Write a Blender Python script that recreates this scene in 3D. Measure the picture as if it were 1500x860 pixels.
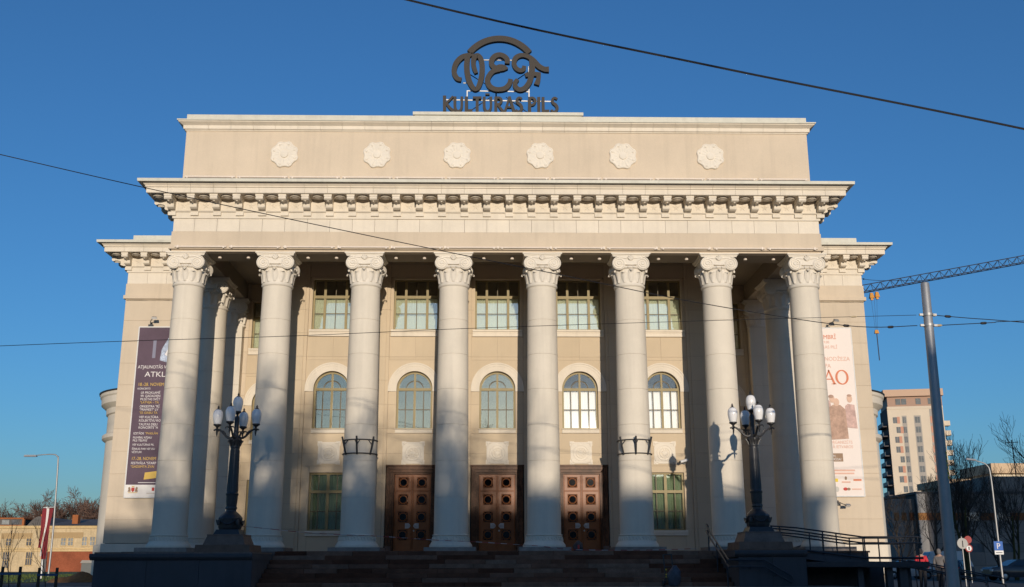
import bpy, math, random
from mathutils import Vector, Matrix, Quaternion
random.seed(7)
PI = math.pi
SC = bpy.context.scene
COL = SC.collection
for o in list(bpy.data.objects):
    bpy.data.objects.remove(o)

# ------------------------------------------------------------------ camera, sky, sun, exposure
cam_data = bpy.data.cameras.new('camera')
cam_data.sensor_width = 36.0
cam_data.lens = 1524.99 / 1500 * 36.0
cam_data.clip_start = 0.1
cam_data.clip_end = 6000
cam = bpy.data.objects.new('camera', cam_data)
COL.objects.link(cam)
cam.matrix_world = Matrix(((0.99982976, -0.00278881, -0.01823948, -0.1879),
                           (-0.01835134, -0.25312929, -0.96725839, -38.944),
                           (-0.00191945, 0.96742844, -0.25313737, -0.5483),
                           (0, 0, 0, 1)))
SC.camera = cam

SUN_EL = math.radians(6.4)
SUN_AZ = math.radians(5.6)          # the sun stands this far to the right of the facade's normal
world = bpy.data.worlds.new('World')
SC.world = world
world.use_nodes = True
wn = world.node_tree
sky = wn.nodes.new('ShaderNodeTexSky')
sky.sky_type = 'NISHITA'
sky.sun_disc = False
sky.sun_elevation = SUN_EL
sky.sun_rotation = PI - SUN_AZ
sky.altitude = 20
sky.air_density = 1.05
sky.dust_density = 0.65
sky.ozone_density = 5.2
wn.nodes['Background'].inputs['Strength'].default_value = 0.148
wn.links.new(sky.outputs[0], wn.nodes['Background'].inputs['Color'])

sun_data = bpy.data.lights.new('sun', 'SUN')
sun_data.energy = 3.05
sun_data.angle = math.radians(0.5)
sun_data.color = (1.0, 0.87, 0.71)
sun = bpy.data.objects.new('sun', sun_data)
COL.objects.link(sun)
sun_dir = Vector((-math.sin(SUN_AZ) * math.cos(SUN_EL), math.cos(SUN_AZ) * math.cos(SUN_EL), -math.sin(SUN_EL)))
sun.rotation_mode = 'QUATERNION'
sun.rotation_quaternion = sun_dir.to_track_quat('-Z', 'Y')
sun.location = (10, -120, 60)
SC.view_settings.view_transform = 'Standard'
SC.view_settings.look = 'None'
SC.view_settings.exposure = 0.22
SC.view_settings.gamma = 1.0
SC.view_settings.use_curve_mapping = False

# ------------------------------------------------------------------ materials
def new_mat(name):
    m = bpy.data.materials.new(name)
    m.use_nodes = True
    nt = m.node_tree
    return m, nt, nt.nodes['Principled BSDF']

def mottled(name, col, rough=0.8, scale=1.2, var=0.10, fine=40.0, bump=0.15, metallic=0.0, rnd=0.0,
            spec=0.3, streak=0.0, dirt=None, tint=None):
    """procedural surface: broad mottling, fine grain, optional vertical streaks, per-piece tone"""
    m, nt, b = new_mat(name)
    N = nt.nodes; Lk = nt.links
    geo = N.new('ShaderNodeNewGeometry')
    n1 = N.new('ShaderNodeTexNoise'); n1.inputs['Scale'].default_value = scale
    n1.inputs['Detail'].default_value = 6; n1.inputs['Roughness'].default_value = 0.65
    Lk.new(geo.outputs['Position'], n1.inputs['Vector'])
    n2 = N.new('ShaderNodeTexNoise'); n2.inputs['Scale'].default_value = fine
    n2.inputs['Detail'].default_value = 3
    Lk.new(geo.outputs['Position'], n2.inputs['Vector'])
    ramp = N.new('ShaderNodeMapRange')
    ramp.inputs['From Min'].default_value = 0.3; ramp.inputs['From Max'].default_value = 0.7
    ramp.inputs['To Min'].default_value = 1 - var; ramp.inputs['To Max'].default_value = 1 + var
    Lk.new(n1.outputs['Fac'], ramp.inputs['Value'])
    r2 = N.new('ShaderNodeMapRange')
    r2.inputs['From Min'].default_value = 0.3; r2.inputs['From Max'].default_value = 0.7
    r2.inputs['To Min'].default_value = 1 - var * 0.5; r2.inputs['To Max'].default_value = 1 + var * 0.5
    Lk.new(n2.outputs['Fac'], r2.inputs['Value'])
    mul = N.new('ShaderNodeMath'); mul.operation = 'MULTIPLY'
    Lk.new(ramp.outputs[0], mul.inputs[0]); Lk.new(r2.outputs[0], mul.inputs[1])
    val = mul.outputs[0]
    if rnd:
        oi = N.new('ShaderNodeObjectInfo')
        r3 = N.new('ShaderNodeMapRange')
        r3.inputs['To Min'].default_value = 1 - rnd; r3.inputs['To Max'].default_value = 1 + rnd
        Lk.new(oi.outputs['Random'], r3.inputs['Value'])
        m2 = N.new('ShaderNodeMath'); m2.operation = 'MULTIPLY'
        Lk.new(val, m2.inputs[0]); Lk.new(r3.outputs[0], m2.inputs[1]); val = m2.outputs[0]
    if streak:
        mp = N.new('ShaderNodeMapping'); mp.inputs['Scale'].default_value = (3.0, 3.0, 0.22)
        Lk.new(geo.outputs['Position'], mp.inputs['Vector'])
        n3 = N.new('ShaderNodeTexNoise'); n3.inputs['Scale'].default_value = 1.5; n3.inputs['Detail'].default_value = 5
        Lk.new(mp.outputs[0], n3.inputs['Vector'])
        r4 = N.new('ShaderNodeMapRange')
        r4.inputs['From Min'].default_value = 0.5; r4.inputs['From Max'].default_value = 0.8
        r4.inputs['To Min'].default_value = 1.0; r4.inputs['To Max'].default_value = 1 - streak
        Lk.new(n3.outputs['Fac'], r4.inputs['Value'])
        m3 = N.new('ShaderNodeMath'); m3.operation = 'MULTIPLY'
        Lk.new(val, m3.inputs[0]); Lk.new(r4.outputs[0], m3.inputs[1]); val = m3.outputs[0]
    vm = N.new('ShaderNodeVectorMath'); vm.operation = 'SCALE'
    Lk.new(val, vm.inputs['Scale'])
    if tint:
        mx = N.new('ShaderNodeMix'); mx.data_type = 'RGBA'
        mx.inputs['A'].default_value = (*col, 1); mx.inputs['B'].default_value = (*tint, 1)
        oi2 = N.new('ShaderNodeObjectInfo')
        Lk.new(oi2.outputs['Random'], mx.inputs['Factor'])
        Lk.new(mx.outputs['Result'], vm.inputs[0])
    else:
        vm.inputs[0].default_value = col
    Lk.new(vm.outputs[0], b.inputs['Base Color'])
    b.inputs['Roughness'].default_value = rough
    b.inputs['Metallic'].default_value = metallic
    b.inputs['Specular IOR Level'].default_value = spec
    if bump:
        bp = N.new('ShaderNodeBump'); bp.inputs['Strength'].default_value = bump
        bp.inputs['Distance'].default_value = 0.02
        Lk.new(n2.outputs['Fac'], bp.inputs['Height'])
        Lk.new(bp.outputs[0], b.inputs['Normal'])
    return m

def plain(name, col, rough=0.6, metallic=0.0, spec=0.4, var=0.05, scale=6.0):
    return mottled(name, col, rough=rough, scale=scale, var=var, fine=60, bump=0.0, metallic=metallic, spec=spec)

def glass(name, reflect, tint=(0.93, 0.95, 0.90), sheen=(0.95, 0.97, 1.0)):
    """window glass: part of the light mirrors off, the rest goes straight through"""
    m, nt, b = new_mat(name)
    N = nt.nodes; Lk = nt.links
    N.remove(b)
    tr = N.new('ShaderNodeBsdfTransparent'); tr.inputs['Color'].default_value = (*tint, 1)
    gl = N.new('ShaderNodeBsdfGlossy'); gl.inputs['Roughness'].default_value = 0.02
    gl.inputs['Color'].default_value = (*sheen, 1)
    geo = N.new('ShaderNodeNewGeometry')
    nz = N.new('ShaderNodeTexNoise'); nz.inputs['Scale'].default_value = 1.6; nz.inputs['Detail'].default_value = 1
    Lk.new(geo.outputs['Position'], nz.inputs['Vector'])
    bp = N.new('ShaderNodeBump'); bp.inputs['Strength'].default_value = 0.05; bp.inputs['Distance'].default_value = 0.02
    Lk.new(nz.outputs['Fac'], bp.inputs['Height'])
    Lk.new(bp.outputs[0], gl.inputs['Normal'])
    lw = N.new('ShaderNodeLayerWeight'); lw.inputs['Blend'].default_value = 0.25
    mr = N.new('ShaderNodeMapRange'); mr.inputs['To Min'].default_value = reflect; mr.inputs['To Max'].default_value = 1.0
    Lk.new(lw.outputs['Fresnel'], mr.inputs['Value'])
    mx = N.new('ShaderNodeMixShader')
    Lk.new(mr.outputs[0], mx.inputs[0]); Lk.new(tr.outputs[0], mx.inputs[1]); Lk.new(gl.outputs[0], mx.inputs[2])
    Lk.new(mx.outputs[0], N['Material Output'].inputs['Surface'])
    return m

def striped(name, colors, axis, period, rough=0.6):
    """hard stripes along a local axis (tape, flag)"""
    m, nt, b = new_mat(name)
    N = nt.nodes; Lk = nt.links
    tc = N.new('ShaderNodeTexCoord')
    sx = N.new('ShaderNodeSeparateXYZ'); Lk.new(tc.outputs['Object'], sx.inputs[0])
    md = N.new('ShaderNodeMath'); md.operation = 'PINGPONG'; md.inputs[1].default_value = period
    Lk.new(sx.outputs[axis], md.inputs[0])
    gt = N.new('ShaderNodeMath'); gt.operation = 'GREATER_THAN'; gt.inputs[1].default_value = period * 0.5
    Lk.new(md.outputs[0], gt.inputs[0])
    mx = N.new('ShaderNodeMix'); mx.data_type = 'RGBA'
    mx.inputs['A'].default_value = (*colors[0], 1); mx.inputs['B'].default_value = (*colors[1], 1)
    Lk.new(gt.outputs[0], mx.inputs['Factor'])
    Lk.new(mx.outputs['Result'], b.inputs['Base Color'])
    b.inputs['Roughness'].default_value = rough
    return m

M = {}
M['wall'] = mottled('beige_render', (0.59, 0.495, 0.38), 0.85, 0.5, 0.06, 30, 0.12, rnd=0.03, streak=0.09)
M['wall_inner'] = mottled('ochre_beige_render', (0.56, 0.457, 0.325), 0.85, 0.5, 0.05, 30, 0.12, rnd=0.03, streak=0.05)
M['wall_core'] = mottled('joint_mortar', (0.47, 0.39, 0.30), 0.9, 1.5, 0.08, 30, 0.1)
M['trim'] = mottled('cream_stone', (0.70, 0.63, 0.525), 0.8, 1.0, 0.06, 35, 0.12, rnd=0.03, streak=0.10)
M['column'] = mottled('column_stone', (0.68, 0.615, 0.51), 0.82, 0.9, 0.05, 35, 0.12, rnd=0.02, streak=0.10)
M['ornament'] = mottled('carved_stone', (0.72, 0.66, 0.565), 0.85, 1.6, 0.06, 35, 0.2)
M['flashing'] = mottled('painted_sheet_metal', (0.56, 0.545, 0.465), 0.5, 1.5, 0.06, 20, 0.05, spec=0.4, streak=0.15)
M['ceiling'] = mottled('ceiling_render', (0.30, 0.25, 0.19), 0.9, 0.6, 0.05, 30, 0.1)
M['coffer'] = mottled('dark_red_coffer', (0.20, 0.06, 0.05), 0.85, 0.6, 0.05, 30, 0.1)
M['granite'] = mottled('brown_granite', (0.17, 0.10, 0.068), 0.65, 3.0, 0.25, 60, 0.25, rnd=0.25, spec=0.3, tint=(0.13, 0.10, 0.085))
M['plinth'] = mottled('grey_plinth_stone', (0.24, 0.205, 0.18), 0.7, 4.0, 0.22, 50, 0.25, rnd=0.12, spec=0.2)
M['step'] = mottled('step_stone', (0.165, 0.068, 0.04), 0.75, 2.5, 0.3, 50, 0.3, rnd=0.55, spec=0.1, tint=(0.12, 0.078, 0.056))
M['podium'] = mottled('dark_plinth_render', (0.062, 0.062, 0.068), 0.8, 0.8, 0.12, 35, 0.2, streak=0.2)
M['olive'] = mottled('olive_window_paint', (0.27, 0.215, 0.10), 0.5, 3, 0.08, 40, 0.05)
M['dark_olive'] = mottled('dark_olive_paint', (0.12, 0.095, 0.05), 0.5, 3, 0.08, 40, 0.05)
M['glass_sky'] = glass('coated_window_glass', 0.19, sheen=(0.95, 0.90, 0.78))
M['glass_white'] = glass('glare_window_glass', 0.06, (0.98, 0.98, 0.97))  # weakly mirroring glass, so the painted white glare shows through
M['glass_clear'] = glass('clear_window_glass', 0.16)
M['glass_dark'] = glass('door_glass', 0.07, (0.5, 0.5, 0.5))
M['blind'] = mottled('pale_roller_blind', (0.80, 0.80, 0.69), 0.9, 0.8, 0.05, 20, 0.05, rnd=0.04)
M['white_glare'] = mottled('white_glare_sheet', (0.93, 0.93, 0.92), 0.9, 0.8, 0.02, 20, 0.05)  # white colour standing in for a bright reflection
M['green_curtain'] = mottled('green_curtain', (0.34, 0.42, 0.29), 0.9, 0.8, 0.1, 20, 0.1)
M['room'] = plain('dark_room', (0.05, 0.055, 0.06), 0.9)
M['wood'] = mottled('varnished_oak', (0.22, 0.076, 0.023), 0.38, 2.5, 0.2, 25, 0.08, spec=0.22, rnd=0.08)
M['wood_dark'] = mottled('varnished_oak_moulding', (0.20, 0.066, 0.019), 0.40, 2.5, 0.2, 25, 0.08, spec=0.12)
M['marble'] = mottled('brown_marble', (0.095, 0.045, 0.024), 0.40, 2.2, 0.55, 14, 0.0, spec=0.12)
M['metal_black'] = mottled('black_cast_iron', (0.028, 0.028, 0.030), 0.45, 6, 0.2, 40, 0.1, spec=0.5)
M['metal_grey'] = mottled('galvanised_steel', (0.36, 0.36, 0.36), 0.5, 3, 0.08, 40, 0.03, metallic=0.55)
M['metal_dark'] = mottled('dark_painted_steel', (0.035, 0.038, 0.045), 0.45, 4, 0.1, 40, 0.03)
M['white_metal'] = plain('white_paint', (0.75, 0.75, 0.74), 0.45)
M['lamp_glass'] = mottled('opal_glass', (0.78, 0.77, 0.76), 0.12, 3, 0.02, 20, 0.0, spec=0.6)
M['sign'] = mottled('dark_bronze_sheet', (0.034, 0.027, 0.021), 0.55, 2, 0.1, 30, 0.03, spec=0.3)
M['tube'] = plain('cream_light_tube', (0.74, 0.65, 0.56), 0.5)
M['wire'] = plain('black_cable', (0.02, 0.02, 0.022), 0.6)

# ------------------------------------------------------------------ mesh building
class MB:
    def __init__(s):
        s.v = []; s.f = []
    def quad(s, a, b, c, d):
        n = len(s.v); s.v += [a, b, c, d]; s.f.append((n, n + 1, n + 2, n + 3)); return s
    def box(s, x0, x1, y0, y1, z0, z1):
        n = len(s.v)
        s.v += [(x0, y0, z0), (x1, y0, z0), (x1, y1, z0), (x0, y1, z0), (x0, y0, z1), (x1, y0, z1), (x1, y1, z1), (x0, y1, z1)]
        s.f += [(n, n + 3, n + 2, n + 1), (n + 4, n + 5, n + 6, n + 7), (n, n + 1, n + 5, n + 4), (n + 1, n + 2, n + 6, n + 5),
                (n + 2, n + 3, n + 7, n + 6), (n + 3, n, n + 4, n + 7)]
        return s
    def tapered(s, x0, x1, y0, y1, z0, z1, t):
        """box whose top is inset by t"""
        n = len(s.v)
        s.box(x0, x1, y0, y1, z0, z1)
        for k, (sx, sy) in enumerate(((1, 1), (-1, 1), (-1, -1), (1, -1))):
            x, y, z = s.v[n + 4 + k]; s.v[n + 4 + k] = (x + sx * t, y + sy * t, z)
        return s
    def lathe(s, prof, n=24, c=(0, 0, 0), a0=0.0, a1=2 * PI, cap=True, axis='z', scale=(1, 1)):
        base = len(s.v); full = abs(a1 - a0 - 2 * PI) < 1e-6
        m = n if full else n + 1
        for r, z in prof:
            for i in range(m):
                a = a0 + (a1 - a0) * i / n
                x, y = r * math.cos(a) * scale[0], r * math.sin(a) * scale[1]
                if axis == 'z': p = (c[0] + x, c[1] + y, c[2] + z)
                elif axis == 'y': p = (c[0] + x, c[1] + z, c[2] + y)
                else: p = (c[0] + z, c[1] + x, c[2] + y)
                s.v.append(p)
        for j in range(len(prof) - 1):
            for i in range(m if full else m - 1):
                i2 = (i + 1) % m
                s.f.append((base + j * m + i, base + j * m + i2, base + (j + 1) * m + i2, base + (j + 1) * m + i))
        if cap and full:
            if prof[0][0] > 1e-4: s.f.append(tuple(base + i for i in reversed(range(m))))
            if prof[-1][0] > 1e-4: s.f.append(tuple(base + (len(prof) - 1) * m + i for i in range(m)))
        return s
    def tube(s, pts, rad, n=6, cap=True):
        """tube along a path; rad is a number or a list"""
        pts = [Vector(p) for p in pts]
        if not hasattr(rad, '__len__'): rad = [rad] * len(pts)
        base = len(s.v); ref = None
        for i, p in enumerate(pts):
            d = (pts[min(i + 1, len(pts) - 1)] - pts[max(i - 1, 0)]).normalized()
            if ref is None:
                ref = Vector((0, 0, 1)) if abs(d.z) < 0.9 else Vector((1, 0, 0))
            u = d.cross(ref)
            if u.length < 1e-4: u = d.cross(Vector((0, 1, 0)))
            u.normalize(); w = u.cross(d).normalized(); ref = w
            for k in range(n):
                a = 2 * PI * k / n
                q = p + (u * math.cos(a) + w * math.sin(a)) * rad[i]
                s.v.append(tuple(q))
        for i in range(len(pts) - 1):
            for k in range(n):
                k2 = (k + 1) % n
                s.f.append((base + i * n + k, base + i * n + k2, base + (i + 1) * n + k2, base + (i + 1) * n + k))
        if cap:
            s.f.append(tuple(base + k for k in reversed(range(n))))
            s.f.append(tuple(base + (len(pts) - 1) * n + k for k in range(n)))
        return s
    def prism_y(s, poly, y0, y1):
        """outline in x,z pushed along y"""
        n = len(poly); b = len(s.v)
        s.v += [(x, y0, z) for x, z in poly] + [(x, y1, z) for x, z in poly]
        s.f.append(tuple(b + i for i in range(n))); s.f.append(tuple(b + n + i for i in reversed(range(n))))
        for i in range(n):
            j = (i + 1) % n
            s.f.append((b + j, b + i, b + n + i, b + n + j))
        return s
    def prism_x(s, poly, x0, x1):
        """outline in y,z pushed along x"""
        n = len(poly); b = len(s.v)
        s.v += [(x0, y, z) for y, z in poly] + [(x1, y, z) for y, z in poly]
        s.f.append(tuple(b + i for i in reversed(range(n)))); s.f.append(tuple(b + n + i for i in range(n)))
        for i in range(n):
            j = (i + 1) % n
            s.f.append((b + i, b + j, b + n + j, b + n + i))
        return s
    def prism_z(s, poly, z0, z1):
        n = len(poly); b = len(s.v)
        s.v += [(x, y, z0) for x, y in poly] + [(x, y, z1) for x, y in poly]
        s.f.append(tuple(b + i for i in reversed(range(n)))); s.f.append(tuple(b + n + i for i in range(n)))
        for i in range(n):
            j = (i + 1) % n
            s.f.append((b + i, b + j, b + n + j, b + n + i))
        return s
    def ribbon(s, pts, widths, y0, y1):
        """broad pen stroke in the x,z plane with thickness y0..y1"""
        L = []; R = []
        for i, (x, z) in enumerate(pts):
            a = pts[max(i - 1, 0)]; b = pts[min(i + 1, len(pts) - 1)]
            dx, dz = b[0] - a[0], b[1] - a[1]; l = math.hypot(dx, dz) or 1
            w = widths[i] / 2
            L.append((x - dz / l * w, z + dx / l * w)); R.append((x + dz / l * w, z - dx / l * w))
        n = len(pts); b = len(s.v)
        for P, y in ((L, y0), (R, y0), (L, y1), (R, y1)):
            s.v += [(x, y, z) for x, z in P]
        for i in range(n - 1):
            s.f += [(b + i, b + i + 1, b + n + i + 1, b + n + i), (b + 2 * n + i, b + 3 * n + i, b + 3 * n + i + 1, b + 2 * n + i + 1),
                    (b + i, b + 2 * n + i, b + 2 * n + i + 1, b + i + 1), (b + n + i, b + n + i + 1, b + 3 * n + i + 1, b + 3 * n + i)]
        s.f += [(b, b + n, b + 3 * n, b + 2 * n), (b + n - 1, b + 3 * n - 1, b + 4 * n - 1, b + 2 * n - 1)]
        return s
    def mesh(s, name, mat, smooth=None):
        me = bpy.data.meshes.new(name)
        me.from_pydata(s.v, [], s.f)
        if mat is not None: me.materials.append(mat)
        if smooth is not None:
            me.shade_smooth()
            me.set_sharp_from_angle(angle=math.radians(smooth))
        me.update()
        return me
    def build(s, name, mat, parent=None, loc=(0, 0, 0), rot=(0, 0, 0), smooth=None):
        return put(name, s.mesh(name, mat, smooth), parent, loc, rot)

def put(name, me, parent=None, loc=(0, 0, 0), rot=(0, 0, 0), scale=None):
    o = bpy.data.objects.new(name, me)
    COL.objects.link(o)
    o.parent = parent; o.location = loc; o.rotation_euler = rot
    if scale: o.scale = scale
    return o

def empty(name, loc, label=None, cat=None, group=None, rot=(0, 0, 0), parent=None):
    o = bpy.data.objects.new(name, None)
    COL.objects.link(o)
    o.empty_display_size = 0.3
    o.location = loc; o.rotation_euler = rot; o.parent = parent
    if label: tag(o, label, cat, group)
    return o

def tag(o, label, cat, group=None):
    o['label'] = label; o['category'] = cat
    if group: o['group'] = group
    return o

def structure(o):
    o['kind'] = 'structure'; return o

_box = {}
def slab(name, x0, x1, y0, y1, z0, z1, mat, parent, bevel=0.0):
    """a box piece; alike pieces share their mesh"""
    dx, dy, dz = round(x1 - x0, 3), round(y1 - y0, 3), round(z1 - z0, 3)
    k = (dx, dy, dz, mat.name, bevel)
    if k not in _box:
        mb = MB()
        if bevel:
            t = bevel
            n = 0
            mb.box(-dx / 2, dx / 2, -dy / 2 + t, dy / 2, -dz / 2, dz / 2)
            mb.f.pop(2)
            b = len(mb.v)
            mb.v += [(-dx / 2 + t, -dy / 2, -dz / 2 + t), (dx / 2 - t, -dy / 2, -dz / 2 + t), (dx / 2 - t, -dy / 2, dz / 2 - t), (-dx / 2 + t, -dy / 2, dz / 2 - t)]
            mb.f += [(b, b + 1, b + 2, b + 3), (0, 1, b + 1, b), (1, 5, b + 2, b + 1), (5, 4, b + 3, b + 2), (4, 0, b, b + 3)]
        else:
            mb.box(-dx / 2, dx / 2, -dy / 2, dy / 2, -dz / 2, dz / 2)
        _box[k] = mb.mesh(name, mat)
    return put(name, _box[k], parent, ((x0 + x1) / 2, (y0 + y1) / 2, (z0 + z1) / 2))

def smooth_path(pts, n=6):
    """Catmull-Rom through the points"""
    out = []
    for i in range(len(pts) - 1):
        p0 = pts[max(i - 1, 0)]; p1 = pts[i]; p2 = pts[i + 1]; p3 = pts[min(i + 2, len(pts) - 1)]
        for k in range(n):
            t = k / n
            out.append(tuple(0.5 * (2 * b + (c - a) * t + (2 * a - 5 * b + 4 * c - d) * t * t + (3 * b - a - 3 * c + d) * t ** 3)
                             for a, b, c, d in zip(p0, p1, p2, p3)))
    out.append(tuple(pts[-1]))
    return out

_txt = {}
def text_mesh(s, mat, squeeze=1.0):
    """built-in lettering, one unit high capitals, as a thin mesh facing -y"""
    k = (s, mat.name, squeeze)
    if k in _txt: return _txt[k]
    cu = bpy.data.curves.new('lettering', 'FONT')
    cu.body = s; cu.size = 1.37; cu.extrude = 0.012; cu.resolution_u = 4
    o = bpy.data.objects.new('lettering', cu); COL.objects.link(o)
    bpy.context.view_layer.update()
    me = bpy.data.meshes.new_from_object(o.evaluated_get(bpy.context.evaluated_depsgraph_get()))
    bpy.data.objects.remove(o); bpy.data.curves.remove(cu)
    me.transform(Matrix(((squeeze, 0, 0, 0), (0, 0, -1, 0), (0, 1, 0, 0), (0, 0, 0, 1))))
    me.materials.clear(); me.materials.append(mat)
    me.name = 'lettering'
    _txt[k] = me
    return me

def letters(s, x, y, z, h, mat, parent, squeeze=1.0, depth=1.0):
    return put('lettering', text_mesh(s, mat, squeeze), parent, (x, y, z), scale=(h, min(h, 0.3) * depth, h))
# ------------------------------------------------------------------ ground
def sstep(a, b, x):
    t = max(0.0, min(1.0, (x - a) / (b - a))); return t * t * (3 - 2 * t)

def ground_z(x, y):
    z = -1.2 - 0.42 * sstep(10.5, 17.5, x)
    z -= 0.95 * (1 - sstep(-32, -9, y))
    return z

def sheet(name, xs, ys, mat, dz=0.0, kind='structure', rough=0.0):
    mb = MB()
    for y in ys:
        for x in xs:
            mb.v.append((x, y, ground_z(x, y) + dz + (random.uniform(-rough, rough) if rough else 0)))
    n = len(xs)
    for j in range(len(ys) - 1):
        for i in range(n - 1):
            mb.f.append((j * n + i, j * n + i + 1, (j + 1) * n + i + 1, (j + 1) * n + i))
    o = mb.build(name, mat, smooth=60)
    o['kind'] = kind
    return o

def spread(a, b, n): return [a + (b - a) * i / n for i in range(n + 1)]

M['asphalt'] = mottled('asphalt', (0.075, 0.073, 0.072), 0.85, 0.6, 0.18, 30, 0.4)
M['paving'] = mottled('plaza_paving', (0.22, 0.20, 0.18), 0.8, 0.8, 0.18, 12, 0.4)
M['grass'] = mottled('winter_grass', (0.085, 0.115, 0.028), 0.9, 0.5, 0.35, 9, 0.8)
M['soil'] = mottled('brown_soil', (0.21, 0.105, 0.04), 0.95, 1.5, 0.3, 10, 1.0)
sheet('ground', [-2500, -900, -300] + spread(-120, 120, 60) + [300, 900, 2500],
      [-900, -300, -140] + spread(-60, 120, 60) + [250, 600, 1500, 3500], M['asphalt'])
sheet('plaza_pavement', spread(-15, 19, 34), spread(-28, -2, 40), M['paving'], 0.012)
sheet('lawn', spread(-110, -19.5, 40), spread(3, 96, 40), M['grass'], 0.02)

# ------------------------------------------------------------------ the palace
palace = empty('culture_palace', (0, 0, -0.05), 'cream neoclassical culture palace with eight giant columns and an attic with rosettes', 'building')
palace.location = (0, 0, 0)

# --- columns
R0, R1, ZB, ZN, ZC = 0.625, 0.552, 0.54, 9.83, 11.085
def shaft_r(z):
    t = (z - ZB) / (ZN - ZB)
    return R0 + (R1 - R0) * (0.55 * t + 0.45 * t * t)
NDR = 7
core_me = MB().lathe([(shaft_r(ZB) - 0.008, 0.1), (shaft_r(ZN) - 0.008, ZN + 0.1)], 24).mesh('column', M['column'], 40)
drum_me = []
for k in range(NDR):
    a = ZB + (ZN - ZB) * k / NDR + (0.0025 if k else 0); b = ZB + (ZN - ZB) * (k + 1) / NDR - 0.0025
    prof = [(shaft_r(a) - 0.006, a)] + [(shaft_r(a + (b - a) * t), a + (b - a) * t + (0.003 if t == 0 else -0.003 if t == 1 else 0)) for t in (0, 0.33, 0.66, 1)] + [(shaft_r(b) - 0.006, b)]
    drum_me.append(MB().lathe(prof, 48).mesh('drum', M['column'], 50))
# base: ring, carved band, spreading torus
prof = [(0.60, 0.56), (0.66, 0.555), (0.672, 0.53), (0.655, 0.50), (0.645, 0.49), (0.655, 0.40), (0.675, 0.325), (0.69, 0.32), (0.70, 0.30),
        (0.735, 0.24), (0.775, 0.19), (0.785, 0.14), (0.775, 0.10), (0.70, 0.095)]
bmb = MB().lathe(prof, 48)
for i in range(36):
    a = 2 * PI * i / 36
    c, s_ = math.cos(a), math.sin(a)
    pts = [(0.657 * c, 0.657 * s_, 0.485), (0.672 * math.cos(a + .04), 0.672 * math.sin(a + .04), 0.40), (0.69 * math.cos(a + .09), 0.69 * math.sin(a + .09), 0.335)]
    bmb.tube(pts, [0.012, 0.022, 0.012], 4)
base_me = bmb.mesh('base', M['column'], 45)
plinth_me = MB().box(-0.92, 0.92, -0.92, 0.92, -0.10, 0.10).mesh('plinth', M['plinth'])

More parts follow.
